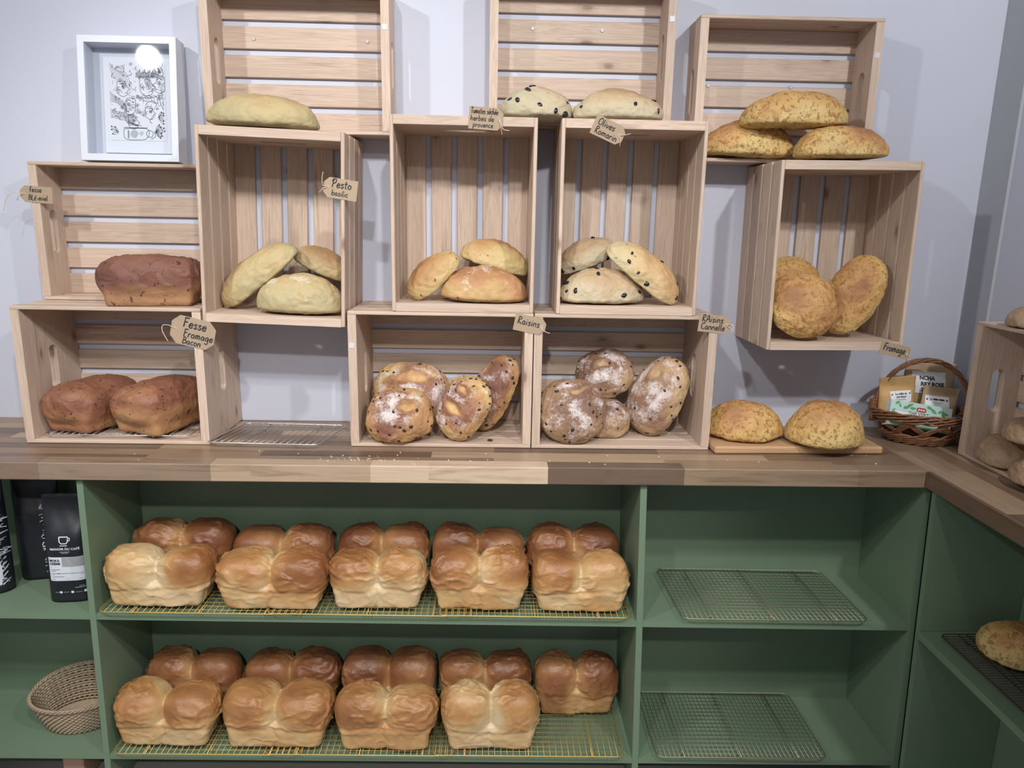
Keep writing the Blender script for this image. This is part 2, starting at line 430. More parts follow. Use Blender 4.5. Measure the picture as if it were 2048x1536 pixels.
screw_bm = bmesh.new(); bmesh.ops.create_cone(screw_bm, cap_ends=True, segments=14, radius1=.0048, radius2=.0042, depth=.003)
screw_me = bpy.data.meshes.new('screw'); screw_bm.to_mesh(screw_me); screw_bm.free()

LL, WW = .46, .3478
def crate(root, D, vert, nside, screws=(), sticker=None):
    """opening towards local -Y, back on local y=0, base on local z=0"""
    P_, Q_ = LL, WW
    def pt(p, y, q):      # p along the long axis (0 centre), q along the short axis (0..Q)
        return (p, y, q) if not vert else (q-Q_/2, y, p+P_/2)
    longo = {'yq': ('XYZ' if not vert else 'ZYX'), 'pq': ('XZY' if not vert else 'ZXY')}
    # end boards
    key = (round(D, 4),)
    if key not in _sbc: _sbc[key] = slot_board((Q_-2*TS, D-TS, TE), (.118 if D > .2 else .112, .036 if D > .2 else .032))
    for s in (-1, 1):
        o = obj('end_board', _sbc[key], M['pine'], root, loc=pt(s*(P_/2-TE/2), -(D-TS)/2-TS, Q_/2))
        rm = Matrix(((0, 0, 1), (0, 1, 0), (-1, 0, 0))) if not vert else Matrix.Identity(3)   # board X -> short axis
        o.rotation_euler = rm.to_euler()
    # side slats
    gap = .0085; w = (D-(nside-1)*gap)/nside
    for q in (TS/2, Q_-TS/2):
        for k in range(nside):
            y = -D+w/2+k*(w+gap)
            board('side_slat', (P_, w, TS), pt(0, y, q), longo['yq'], M['pine'], root)
    # back slats
    nb = 5; gb_ = .0155; wb = (Q_-2*TS-(nb-1)*gb_)/nb
    for k in range(nb):
        q = TS+wb/2+k*(wb+gb_)
        board('back_slat', (P_-.002, wb, TS), pt(0, -TS/2-.0005, q), longo['pq'], M['pine'], root)
    for (lx, lz) in screws:
        o = obj('screw', screw_me, M['screw'], root, loc=(lx, -TS-.0015, lz)); o.rotation_euler = (R(90), 0, 0)
    if sticker:
        o = board('sticker', (.013, .013, .0006), (sticker[0], -D-.0006, sticker[1]), 'XZY', M['sticker'], root, 0)

CR = {}
def add_crate(key, x, z, roll, deep, vert, label, screws=(), sticker=None):
    D = .245 if deep else .107
    w, h = (WW, LL) if vert else (LL, WW)
    c = Vector((x+w/2, WY-.0005, z+h/2)); th = -roll
    base = c + Matrix.Rotation(th, 3, 'Y') @ Vector((0, 0, -h/2))
    r = empty('wooden_crate', base, (0, th, 0), label, 'crate', 'pale slatted wooden crates on the counter and wall')
    crate(r, D, vert, 4 if deep else 2, screws, sticker); CR[key] = r; return r
add_crate('A', -1.1846, .0008, 0, 1, 0, 'pale wooden crate lying on the worktop at far left, holding two brown tin loaves')
add_crate('D', -.3665, .0008, 0, 1, 0, 'pale wooden crate lying on the worktop, holding four floured raisin loaves beside the empty rack', (), (-.221, .262))
add_crate('K', .0962, .0008, 0, 1, 0, 'pale wooden crate lying on the worktop directly left of the cutting board')
add_crate('C', -.714, .3124, -.0285, 1, 1, 'upright wooden crate holding three pale pesto loaves, hung above the empty cooling rack', ((-.03, .378), (.098, .372), ))
add_crate('F', -.2554, .3495, -.0016, 1, 1, 'upright wooden crate standing on another crate, holding three tomato loaves')
add_crate('G', .1491, .3495, 0, 1, 1, 'upright wooden crate holding three olive loaves, right of the tomato bread crate')
add_crate('H', .6807, .2683, .012, 1, 1, 'upright wooden crate hung on the wall at right, holding three cheese loaves')
add_crate('B', -1.184, .3495, 0, 0, 0, 'shallow wooden crate under the white picture frame, standing on the far left crate')
add_crate('E', -.7303, .7774, 0, 0, 0, 'shallow wooden crate hung at the top of the wall, right of the picture frame', ((-.13, .24), (.16, .24)), (.219, .253))
add_crate('J', -.0242, .8105, 0, 0, 0, 'shallow wooden crate at top centre behind two olive loaves', ((-.12, .248), (.06, .248)), (.219, .255))
add_crate('I', .4967, .7315, .0024, 0, 0, 'shallow wooden crate at top right behind three stacked cheese loaves', ((-.175, .20), (.045, .20)), (.219, .262))
# side crate on the right-hand worktop, opening to the left
r = empty('wooden_crate', (WX-.0005, -.279-LL/2, .0008), (0, R(-1.4), R(-90)), 'wooden crate on the side worktop at far right, seen from its end board', 'crate', 'pale slatted wooden crates on the counter and wall')
r.rotation_euler = Euler((0, 0, R(-90)))
crate(r, .127, 0, 2); CR['M'] = r

# ------------------------------------------------------------------ cooling racks
def rack(loc, w, d, nx, ny, mat, label, group, rz=0, ry=0, h=.016, feet=3, skew=0, foot=True, frame_r=.0017, wire_r=.00085):
    r = empty('cooling_rack', loc, (0, ry, rz), label, 'cooling rack', group)
    f = MB(); rc = .018; pts = []
    for cx, cy, a0 in ((w/2-rc, d/2-rc, 0), (-w/2+rc, d/2-rc, 90), (-w/2+rc, -d/2+rc, 180), (w/2-rc, -d/2+rc, 270)):
        for k in range(5):
            a = R(a0+k*22.5); pts.append((cx+rc*math.cos(a)+skew*(cy+rc*math.sin(a)), cy+rc*math.sin(a), h))
    f.tube(pts, frame_r, 6, closed=True); f.build('frame', mat, r, True)
    g = MB()
    for k in range(nx):
        x = -w/2+w*(k+1)/(nx+1); e = d/2
        g.tube([(x-skew*e, -e, h), (x+skew*e, e, h)], wire_r, 4)
    for k in range(ny):
        y = -d/2+d*(k+1)/(ny+1); g.tube([(-w/2+skew*y, y, h-.0012), (w/2+skew*y, y, h-.0012)], wire_r, 4)
    g.build('wire_grid', mat, r, True)
    for k in range(feet):
        x = -w/2+w*(k+.5)/feet
        bars = MB(); bars.tube([(x-skew*d/2, -d/2, h-.003), (x+skew*d/2, d/2, h-.003)], .0016, 5)
        br = bars.build('support_bar', mat, r, True)
        for y in (-d/2+.03, d/2-.03) if foot else ():
            b_ = MB(); xx = x+skew*y
            b_.tube([(xx, y-.007, h-.003), (xx, y-.004, .004), (xx, y, .0012), (xx, y+.004, .004), (xx, y+.007, h-.003)], .0012, 5)
            b_.build('foot', mat, br, True)
    return r
SL = .0105
gr = 'gold wire cooling racks under the tin loaves'
for (x0, x1, dz, lab) in ((-.969, -.484, .0, 'leftmost gold wire rack on the upper middle shelf'), (-.558, -.066, .0015, 'middle gold wire rack of the three on the upper shelf'), (-.132, .347, .003, 'rightmost gold wire rack on the upper middle shelf')):
    xc = (x0+x1)/2; rack((xc, -.283, shz(ZM, xc)+.0004), x1-x0, .276, 30, 14, M['gold'], lab, gr, 0, R(.6), .015+dz)
for (x0, x1, dz, lab) in ((-.972, -.495, .0, 'leftmost gold wire rack on the lower middle shelf'), (-.586, -.097, .0015, 'middle gold wire rack of the three on the lower shelf'), (-.150, .352, .003, 'gold wire rack on the lower shelf, partly empty at right')):
    xc = (x0+x1)/2; rack((xc, -.283, shz(ZL, xc)+.0004), x1-x0, .276, 30, 14, M['gold'], lab, gr, 0, R(.6), .015+dz)
gr = 'empty dull wire cooling racks on the right shelves'
rack((.713, -.284, shz(ZM, .713)+.0004), .475, .272, 36, 16, M['brass'], 'empty wire cooling rack on the upper right green shelf', gr, 0, R(.6), .018, skew=-.03)
rack((.666, -.284, shz(ZL, .67)+.0004), .455, .272, 36, 16, M['brass'], 'empty wire cooling rack on the lower right green shelf', gr, 0, R(.6), .018)
rack((-.566, -.205, .0004), .285, .185, 16, 0, M['silver'], 'empty steel cooling rack on the worktop below the pesto crate', 'steel cooling racks', R(-2.5), 0, .013, 2, skew=.16, frame_r=.0022, wire_r=.0010)
rack((-.965, -.160, .0104), .37, .20, 20, 0, M['silver'], 'steel cooling rack inside the far left crate under brown loaves', 'steel cooling racks', 0, 0, .010, 2)
rack((1.205, -.76, ZR+.0004), .20, .58, 2, 58, M['darkwire'], 'dark wire rack on the side shelf under a cheese loaf', 'dark wire racks', 0, 0, .010, 2, foot=True, wire_r=.0017)

# ------------------------------------------------------------------ bread
def icos(sub):
    bm = bmesh.new(); bmesh.ops.create_icosphere(bm, subdivisions=sub, radius=1)
    bm.verts.ensure_lookup_table()
    v = np.array([x.co[:] for x in bm.verts]); f = [tuple(x.index for x in q.verts) for q in bm.faces]; bm.free()
    return v/np.linalg.norm(v, axis=1)[:, None], f
ICO = {s: icos(s) for s in (2, 6, 7)}

def vnoise(P, seed):
    P = P + seed*17.31
    i = np.floor(P).astype(np.int64); f = P-i; f = f*f*(3-2*f)
    out = np.zeros(len(P))
    for k in range(8):
        o = np.array([k & 1, (k >> 1) & 1, (k >> 2) & 1]); q = i+o
        h = (q[:, 0]*374761393 + q[:, 1]*668265263 + q[:, 2]*2147483647 + seed*974711) & 0xffffffff
        h = ((h ^ (h >> 13))*1274126177) & 0xffffffff; h = (h ^ (h >> 16)) & 0xffffff
        w = np.prod(np.where(o, f, 1-f), axis=1); out += w*(h/0xffffff)
    return out*2-1
def fbm(P, seed, o=3):
    s = 0; a = 1
    for k in range(o): s = s+a*vnoise(P*2**k, seed+k); a *= .5
    return s

def smin(a, b, k):
    h = np.clip(.5+.5*(b-a)/k, 0, 1); return b*(1-h)+a*h-k*h*(1-h)

def star(dirs, c, F, rmax):
    lo = np.zeros(len(dirs)); hi = np.full(len(dirs), rmax)
    for _ in range(24):
        m_ = (lo+hi)/2; ins = F(c+dirs*m_[:, None]) < 0
        lo = np.where(ins, m_, lo); hi = np.where(ins, hi, m_)
    return c+dirs*lo[:, None]

def shape(kind, a, b, h, seed, sub=6, e=2.3, low=.18, knob=.0010):
    """returns verts (base at z=0), faces, bake, flour"""
    D_, F_ = ICO[sub]
    if kind in ('batard', 'boule'):
        zc = low*h
        def F(p):
            r = (np.abs(p[:, 0]/a)**e+np.abs(p[:, 1]/b)**e)**(2/e)
            dz = np.where(p[:, 2] > 0, p[:, 2]/(h-zc), p[:, 2]/zc)
            return np.where(p[:, 2] > 0, r+np.abs(dz)**2.0, r**1.5+np.abs(dz)**3.2)-1
        ell = D_*np.array([a, b, h*.6]); dirs = ell/np.linalg.norm(ell, axis=1)[:, None]
        V = star(dirs, np.zeros(3), F, 2.2*max(a, b, h))
        nrm = V/np.array([a*a, b*b, h*h*.4]); nrm /= np.linalg.norm(nrm, axis=1)[:, None]
        d = fbm(V*12, seed, 2)*.085*min(b, h)+fbm(V*38, seed+5, 3)*.0020+fbm(V*85, seed+6, 2)*knob-(1-np.clip(np.abs(fbm(V*np.array([16, 26, 26]), seed+7, 2))*5, 0, 1))**2*knob*1.6*np.clip(V[:, 2]/(h-zc), 0, 1)
        V = V+nrm*d[:, None]
        zt = V[:, 2]/(h-zc)
        bake = np.clip(.05+.66*np.clip(zt, -.2, 1)+.42*fbm(V*11, seed+9, 2), 0, 1)
        V[:, 2] = np.maximum(V[:, 2], -zc+.0)+zc
        flour = np.clip(zt, 0, 1)
        return V, F_, bake, flour
    if kind == 'tin':
        rs = np.random.default_rng(seed)
        zl = h*.40; hx = a*.5; k1, k2 = rs.uniform(.92, 1.06, 2)
        def F(p):
            t = np.clip(p[:, 2]/zl, 0, 1.2)
            w = .865+.085*t
            qx = np.abs(p[:, 0])-a*w+.018; qy = np.abs(p[:, 1])-b*(w+.03)+.018; qz = np.abs(p[:, 2]-zl*.5)-zl*.55+.012
            q = np.stack([qx, qy, qz], 1); base = np.linalg.norm(np.maximum(q, 0), axis=1)+np.minimum(q.max(1), 0)-.015
            crown = None
            for s, kk in ((-1, k1), (1, k2)):
                rx, ry, rz = a*.545, b*1.06, h*.43*kk
                u = np.stack([np.abs(p[:, 0]-s*hx)/rx, np.abs(p[:, 1])/ry, np.abs(p[:, 2]-h*.57)/rz], 1)
                g = ((u**2.7).sum(1)**(1/2.7)-1)*min(rx, ry, rz)
                crown = g if crown is None else smin(crown, g, .006)
            return smin(base, crown, .004)
        ell = D_*np.array([a, b, h*.55]); dirs = ell/np.linalg.norm(ell, axis=1)[:, None]
        c = np.array([0, 0, h*.42]); V = star(dirs, c, F, 2*a)
        nrm = (V-c)/np.array([a*a, b*b, h*h*.3]); nrm /= np.linalg.norm(nrm, axis=1)[:, None]
        lipz = zl*.86+.012*fbm(V*np.array([11, 6, 0]), seed+70, 2)
        up = np.clip((V[:, 2]-lipz)/(h*.10), 0, 1); up2 = np.clip((V[:, 2]-zl)/(h*.3), 0, 1)
        warp = V+.014*np.stack([fbm(V*20, seed+1, 2), fbm(V*20, seed+2, 2), fbm(V*20, seed+3, 2)], 1)
        n1 = fbm(warp*np.array([22, 30, 30]), seed, 2)
        ridge = (1-np.clip(np.abs(n1)*2.6, 0, 1))**1.5
        n2 = fbm(warp*np.array([46, 38, 38]), seed+21, 2); ridge2 = (1-np.clip(np.abs(n2)*3.0, 0, 1))**1.5
        mask = np.clip(.45+1.5*fbm(V*14, seed+31, 2), 0, 1)
        crease = np.exp(-((V[:, 2]-lipz)/.006)**2)
        d = fbm(V*11, seed+8, 2)*.005+up*(mask*(ridge*.0058+ridge2*.0032)-.003)+(1-up)*(ridge*.0025-.0035*np.exp(-((V[:, 0]+.006*np.sin(V[:, 2]*90+seed))/.005)**2))+fbm(V*60, seed+4, 2)*.0008-crease*.0035
        V = V+nrm*d[:, None]
        seam = np.exp(-(np.abs(V[:, 0]+.016*fbm(V*16, seed+40, 2))/(.17*a))**1.6)
        patch = np.clip(.5+1.1*fbm(V*8, seed+51, 2), 0, 1)
        side = rs.uniform(-.18, .18); bake = up*(.22+.26*up2+.36*patch+side*np.sign(V[:, 0])*(1-seam))-.50*seam*up
        bake = np.where(up > 0, bake, 0)+.06+(1-up)*(.06+.30*patch*patch)+.16*crease
        V[:, 2] = np.maximum(V[:, 2], 0)
        return V, F_, np.clip(bake, 0, 1), np.zeros(len(V))
    if kind == 'pan':
        zl = h*.42
        def F(p):
            t = np.clip(p[:, 2]/zl, 0, 1.2); w = .90+.06*t
            qx = np.abs(p[:, 0])-a*w+.03; qy = np.abs(p[:, 1])-b*w+.022; qz = np.abs(p[:, 2]-zl*.5)-zl*.55+.014
            q = np.stack([qx, qy, qz], 1); base = np.linalg.norm(np.maximum(q, 0), axis=1)+np.minimum(q.max(1), 0)-.017
            u = np.stack([(np.abs(p[:, 0])/(a*1.03))**1.5, np.abs(p[:, 1])/(b*1.07), np.abs(p[:, 2]-h*.55)/(h*.45)], 1)
            g = ((u**2.5).sum(1)**(1/2.5)-1)*min(a, b, h*.5)
            return smin(base, g, .008)
        ell = D_*np.array([a, b, h*.55]); dirs = ell/np.linalg.norm(ell, axis=1)[:, None]
        c = np.array([0, 0, h*.45]); V = star(dirs, c, F, 2*a)
        nrm = (V-c)/np.array([a*a, b*b, h*h*.3]); nrm /= np.linalg.norm(nrm, axis=1)[:, None]
        up = np.clip((V[:, 2]-zl*.85+.020*fbm(V*np.array([9, 9, 4]), seed+90, 2))/(h*.22), 0, 1)
        warp = V+.012*np.stack([fbm(V*20, seed+1, 2), fbm(V*20, seed+2, 2), fbm(V*20, seed+3, 2)], 1)
        ridge = (1-np.clip(np.abs(fbm(warp*26, seed, 2))*3, 0, 1))**2
        swirl = (1-np.clip(np.abs(fbm(warp*np.array([7, 12, 12]), seed+77, 1))*4, 0, 1))
        d = fbm(V*10, seed+8, 2)*.008+up*(ridge*.0030-swirl*.0045)+fbm(V*60, seed+4, 2)*.0010
        V = V+nrm*d[:, None]
        bake = .08+up*.62+.28*fbm(V*10, seed+50, 2)+.1*(1-up)
        V[:, 2] = np.maximum(V[:, 2], 0)
        return V, F_, np.clip(bake, 0, 1), np.zeros(len(V))

REPORT = []
def fit(kind, a, b, h, seed, rot, bbox, y, aspect, rest, ylim, **kw):
    Rm = np.array(rot)
    V, F_, bake, flour = shape(kind, a, b, h, seed, **kw)
    x0, y0, x1, y1 = bbox
    S = np.array([1., 1., 1.]); C = at((x0+x1)/2, (y0+y1)/2, y=y)
    for it in range(14):
        W = (V*S)@Rm.T; mid = (W.max(0)+W.min(0))/2; W = W-mid+C
        p = proj(W); q0, q1 = p.min(0), p.max(0)
        kw_, kh_ = (x1-x0)/(q1[0]-q0[0]), (y1-y0)/(q1[1]-q0[1])
        if aspect: S[:2] *= kw_; S[2] *= kh_**.8 if it < 12 else 1
        else: S *= (kw_*kh_)**.5
        dx, dy = (x0+x1)/2-(q0[0]+q1[0])/2, (y0+y1)/2-(q0[1]+q1[1])/2
        pc = proj(C); C = at(pc[0]+dx, pc[1]+dy, y=y)
        if rest is not None and it > 3:
            rz = rest(C[0]) if callable(rest) else rest
            dz = W[:, 2].min()-rz
            v = C-CAM; slope = v[2]/v[1]
            st = dz/slope if abs(slope) > .05 else 0
            y = float(np.clip(y-np.clip(st, -.03, .03), *ylim)); C = at(*proj(C), y=y)
    W = (V*S)@Rm.T; mid = (W.max(0)+W.min(0))/2; off = C-mid
    dz = 0
    if rest is not None:
        rz = rest(C[0]) if callable(rest) else rest
        dz = (W+off)[:, 2].min()-rz
        off[2] -= dz
    return V*S, F_, bake, flour, off, y, dz

def rotm(yaw=0, roll=0, tilt=0):
    """tilt: top turns towards the viewer; roll: right end up; yaw: turn about the vertical"""
    return (Matrix.Rotation(R(yaw), 3, 'Z') @ Matrix.Rotation(R(-roll), 3, 'Y') @ Matrix.Rotation(R(tilt), 3, 'X'))

_ov, _of = ICO[2]
def lump(seed, flat=.6):
    v = _ov*np.array([1, .75, flat]); v = v*(1+.18*fbm(_ov*2.2, seed, 2))[:, None]
    return mesh('lump', v, _of, True)
LUMP = {'olive': [lump(3, .75), lump(4, .75)], 'raisin': [lump(5), lump(6)], 'dried_tomato': [lump(8, .35), lump(9, .35)]}

LOAVES = {}
def loaf(kind, mat, bbox, label, cat='bread', group=None, y=-.15, yaw=0, roll=0, tilt=0, abh=(.12, .07, .075), seed=1, rest=None, aspect=False,
         ylim=(-.208, -.05), flour=0.0, name='bread_loaf', bits=None, nbits=0, bsize=.006, slash=None, **kw):
    Rm = rotm(yaw, roll, tilt)
    V, F_, bake, fl, off, y2, dz = fit(kind, *abh, seed, Rm, bbox, y, aspect, rest, ylim, **kw)
    if slash:                                   # opened slash in the crust: pale crumb, no flour
        for (sx, sy, lx, ly, ang) in slash:
            ex = V[:, 0].max(); ey = V[:, 1].max(); c_, s_ = math.cos(R(ang)), math.sin(R(ang))
            ux, uy = V[:, 0]/ex-sx, V[:, 1]/ey-sy
            wx = .10*fbm(V*30, seed+61, 2); p_, q_ = (ux*c_+uy*s_)/lx+wx, (-ux*s_+uy*c_+.06*np.sin(6*ux+seed))/ly+wx
            m_ = np.clip(1.6*(1-np.sqrt(p_**2+q_**2+.15*np.abs(fbm(V*40, seed+60, 2)))), 0, 1)*(V[:, 2] > .35*V[:, 2].max())
            bake = bake*(1-m_*.95)+m_*np.clip(.12+.40*fbm(V*45, seed+71, 2), 0, .6)+.35*np.clip(m_*(1-m_)*4-.4, 0, 1); fl = fl*(1-m_)-m_*.4
            V[:, 2] += m_*fbm(V*80, seed+66, 2)*.0035-m_*.004+.005*np.clip(m_*(1-m_)*4, 0, 1)
    me = mesh(name, V, F_, True)
    for nm, arr in (('bake', bake), ('flour', fl*flour if flour else fl*0-1)):
        at_ = me.attributes.new(nm, 'FLOAT', 'POINT'); at_.data.foreach_set('value', arr.astype(np.float32))
    o = obj(name, me, M[mat], None, loc=off); o.rotation_euler = Rm.to_euler()
    setp(o, label, cat, group)
    REPORT.append((label, round(y2, 3), round(float(dz), 3), [round(float(s), 3) for s in V.max(0)-V.min(0)]))
    if bits:
        rs = np.random.default_rng(seed+100); nv = len(V); Vn = np.zeros_like(V)
        me.calc_loop_triangles()
        nr = np.zeros(nv*3, dtype=np.float32); me.vertices.foreach_get('normal', nr); nr = nr.reshape(-1, 3)
        view = np.array(Rm).T@((CAM-off)/np.linalg.norm(CAM-off))
        cand = np.where((nr@view > .12) & (V[:, 2] > .004))[0]; chosen = []
        tries = 0
        while len(chosen) < nbits and tries < 4000:
            i = cand[rs.integers(len(cand))]; tries += 1
            if all(np.linalg.norm(V[i]-V[j]) > bsize*2.1 for j in chosen): chosen.append(i)
        for i in chosen:
            s = bsize*rs.uniform(.65, 1.2)
            c = obj(bits, LUMP[bits][rs.integers(2)], M[{'olive': 'olive', 'raisin': 'raisin', 'dried_tomato': 'tomato'}[bits]], o)
            c.location = V[i]-nr[i]*s*.32
            c.rotation_euler = (Vector(nr[i]).to_track_quat('Z', 'Y') @ Euler((0, 0, rs.uniform(0, 6.28))).to_quaternion()).to_euler()
            c.scale = (s, s, s)
    return o

zA, zF, zC = .0105, .371, .336
zFt, zGt, zCt = .8105, .8105, .775
G_P, G_T, G_O, G_C = 'pesto loaves', 'dried tomato loaves', 'olive loaves', 'cheese loaves'
# pesto
loaf('batard', 'pesto', (411, 180, 640, 259), 'large pale tan loaf lying on top of the pesto crate, below the high slatted crate', group=G_P, y=-.17, yaw=-4, roll=-2, abh=(.14, .075, .09), seed=3, rest=.7735, aspect=True)
loaf('batard', 'pesto', (438, 497, 602, 621), 'pale pesto loaf leaning at left in the pesto crate', group=G_P, y=-.17, roll=38, tilt=18, abh=(.125, .06, .075), seed=5, rest=zC+.002, ylim=(-.155, -.14))
loaf('batard', 'pesto', (513, 545, 690, 629), 'front pesto loaf lying flat with a cracked floury side', group=G_P, y=-.175, yaw=2, roll=-2, abh=(.115, .065, .085), seed=8, rest=zC-.003, ylim=(-.215, -.20), aspect=True, flour=.32)
loaf('batard', 'pesto', (598, 480, 690, 575), 'small pesto loaf at the back right of the pesto crate', group=G_P, y=-.095, roll=-24, tilt=10, abh=(.09, .05, .07), seed=12)
# tomato
loaf('batard', 'tomatobread', (812, 502, 922, 598), 'yellow tomato loaf leaning at left in the tomato crate', group=G_T, y=-.17, roll=42, tilt=25, abh=(.085, .055, .062), seed=15, rest=zF, bits='dried_tomato', nbits=9, bsize=.007)
loaf('batard', 'tomatobrown', (882, 530, 1053, 607), 'browned tomato loaf lying flat at the bottom of the tomato crate', group=G_T, y=-.175, roll=-1, abh=(.11, .065, .08), seed=17, rest=zF, aspect=True, flour=.38, bits='dried_tomato', nbits=3, bsize=.006)
loaf('batard', 'tomatobread', (927, 473, 1050, 556), 'yellow tomato loaf resting on top of the browned one', group=G_T, y=-.115, roll=-16, tilt=5, abh=(.085, .055, .065), seed=19, bits='dried_tomato', nbits=4, bsize=.006)
# olive
loaf('batard', 'olivebread', (1117, 540, 1288, 613), 'pale olive loaf lying flat at the bottom of the olive crate', group=G_O, y=-.175, roll=1, abh=(.11, .062, .075), seed=22, rest=zF, aspect=True, bits='olive', nbits=11, bsize=.0085)
loaf('batard', 'olivebread', (1120, 470, 1228, 553), 'small olive loaf lying back left above the flat one', group=G_O, y=-.115, roll=24, tilt=15, abh=(.08, .055, .06), seed=24, bits='olive', nbits=6, bsize=.008)
loaf('batard', 'olivegold', (1207, 493, 1363, 613), 'golden olive loaf leaning down to the right in the olive crate', group=G_O, y=-.185, roll=-36, tilt=22, abh=(.115, .065, .07), seed=26, rest=zF, bits='olive', nbits=7, bsize=.0075)
loaf('batard', 'olivebread', (998, 158, 1145, 235), 'left pale olive loaf on top of the crates, bridging the gap', group=G_O, y=-.185, abh=(.09, .07, .09), seed=28, rest=zFt, aspect=True, bits='olive', nbits=9, bsize=.009, ylim=(-.2, -.17))
loaf('batard', 'olivebread', (1144, 162, 1328, 238), 'right pale olive loaf on top of the olive crate', group=G_O, y=-.185, abh=(.115, .07, .09), seed=30, rest=zGt, aspect=True, bits='olive', nbits=5, bsize=.008, ylim=(-.2, -.17))
# cheese in and on the right crate
zH = .2683+.0225+.006
loaf('boule', 'cheese', (1522, 508, 1642, 640), 'cheese loaf at the back left of the right hung crate', group=G_C, y=-.10, tilt=60, abh=(.075, .08, .06), seed=33)
loaf('boule', 'cheese', (1538, 557, 1675, 686), 'round cheese loaf in front, facing out of the right hung crate', group=G_C, y=-.205, tilt=62, abh=(.085, .085, .07), seed=35, rest=zH, aspect=False, ylim=(-.24, -.2))
loaf('batard', 'cheese', (1641, 504, 1771, 674), 'tall cheese loaf standing at right in the right hung crate', group=G_C, y=-.155, roll=62, tilt=50, abh=(.115, .07, .065), seed=37, rest=zH+.002)
zHt = .7405
loaf('batard', 'cheese', (1398, 253, 1586, 334), 'left lower cheese loaf of the stack of three at top right', group=G_C, y=-.112, roll=-1, abh=(.12, .062, .09), seed=39, rest=zHt+.0005, aspect=True, ylim=(-.115, -.108))
loaf('batard', 'cheese', (1585, 250, 1779, 321), 'right lower cheese loaf of the stack of three at top right', group=G_C, y=-.18, roll=1, abh=(.12, .07, .085), seed=41, rest=.7330, aspect=True, ylim=(-.215, -.203))
loaf('batard', 'cheese', (1477, 181, 1697, 262), 'topmost cheese loaf resting on the two others at top right', group=G_C, y=-.160, roll=1, abh=(.13, .070, .080), seed=43, aspect=True)
# cutting board loaves
zB = .0225
loaf('boule', 'cheese', (1410, 799, 1568, 886), 'left flat cheese loaf on the cutting board', group=G_C, y=-.215, abh=(.11, .085, .08), seed=45, rest=zB, aspect=True, e=2.1, ylim=(-.22, -.19))
loaf('boule', 'cheese', (1567, 802, 1729, 903), 'right round cheese loaf on the cutting board', group=G_C, y=-.25, abh=(.105, .095, .09), seed=47, rest=zB, aspect=True, e=2.1, ylim=(-.27, -.22))
# brown tin loaves
loaf('pan', 'honey', (189, 502, 416, 607), 'dark mahogany loaf in the shallow crate below the picture frame', group='brown tin loaves', y=-.205, yaw=7, abh=(.14, .060, .12), seed=51, rest=.3495, aspect=True, ylim=(-.209, -.204))
loaf('pan', 'bacon', (90, 745, 268, 877), 'left brown tin loaf in the far left bottom crate', group='brown tin loaves', y=-.16, yaw=73, abh=(.112, .076, .125), seed=53, rest=.0215, ylim=(-.165, -.145))
loaf('pan', 'bacon', (221, 757, 412, 884), 'right brown tin loaf in the far left bottom crate, behind the cheese and bacon tag', group='brown tin loaves', y=-.16, yaw=71, abh=(.112, .078, .125), seed=55, rest=.0215, ylim=(-.165, -.145))
# raisin loaves (crate D)
G_R, G_S = 'floured raisin loaves', 'floured cinnamon raisin loaves'
loaf('boule', 'raisinbread', (746, 718, 900, 858), 'back left raisin loaf with a wide open slash', group=G_R, y=-.122, tilt=62, abh=(.10, .085, .075), seed=61, rest=zA, ylim=(-.128, -.120), flour=.62, bits='raisin', nbits=24, bsize=.0058, slash=[(0, .30, .80, .30, 0)])
loaf('boule', 'raisinbread', (728, 786, 870, 895), 'front left round raisin loaf facing outward', group=G_R, y=-.215, tilt=55, abh=(.092, .08, .07), seed=63, rest=zA, ylim=(-.245, -.215), flour=.58, bits='raisin', nbits=24, bsize=.0058, slash=[(.25, .05, .40, .32, 50)])
loaf('batard', 'raisinbread', (869, 764, 985, 892), 'middle raisin loaf with golden slashes and floury top', group=G_R, y=-.19, roll=60, tilt=55, abh=(.095, .078, .07), seed=65, rest=zA, ylim=(-.235, -.2), flour=.62, bits='raisin', nbits=24, bsize=.0055, slash=[(0, 0, .26, .80, 0), (.55, .1, .18, .45, 0)])
loaf('batard', 'raisinbread', (928, 725, 1042, 872), 'tall brown raisin loaf leaning at the right side of the raisin crate', group=G_R, y=-.12, roll=62, tilt=40, abh=(.115, .07, .065), seed=67, rest=zA, ylim=(-.13, -.1), flour=.40, bits='raisin', nbits=22, bsize=.0058)
# cinnamon (crate K)
loaf('boule', 'cinnamon', (1078, 760, 1212, 893), 'large front left cinnamon raisin loaf facing outward', group=G_S, y=-.205, tilt=60, abh=(.088, .088, .07), seed=71, rest=zA, ylim=(-.235, -.2), flour=.55, bits='raisin', nbits=24, bsize=.0058, slash=[(.1, .5, .5, .2, 10)])
loaf('boule', 'cinnamon', (1150, 696, 1269, 798), 'upper back cinnamon raisin loaf propped above the others', group=G_S, y=-.115, tilt=50, roll=15, abh=(.078, .072, .065), seed=73, flour=.55, bits='raisin', nbits=18, bsize=.0056, slash=[(.0, .0, .5, .25, -30)])
loaf('boule', 'cinnamon', (1155, 798, 1257, 888), 'small low cinnamon raisin loaf between two bigger ones', group=G_S, y=-.185, tilt=30, abh=(.075, .065, .07), seed=75, rest=zA, ylim=(-.16, -.135), flour=.60, bits='raisin', nbits=12, bsize=.0055)
loaf('batard', 'cinnamon', (1250, 720, 1381, 877), 'tall cinnamon raisin loaf leaning against the right end of its crate', group=G_S, y=-.145, roll=64, tilt=45, abh=(.115, .08, .07), seed=77, rest=zA, ylim=(-.16, -.11), flour=.66, bits='raisin', nbits=22, bsize=.0058, slash=[(.5, .2, .3, .35, 0)])
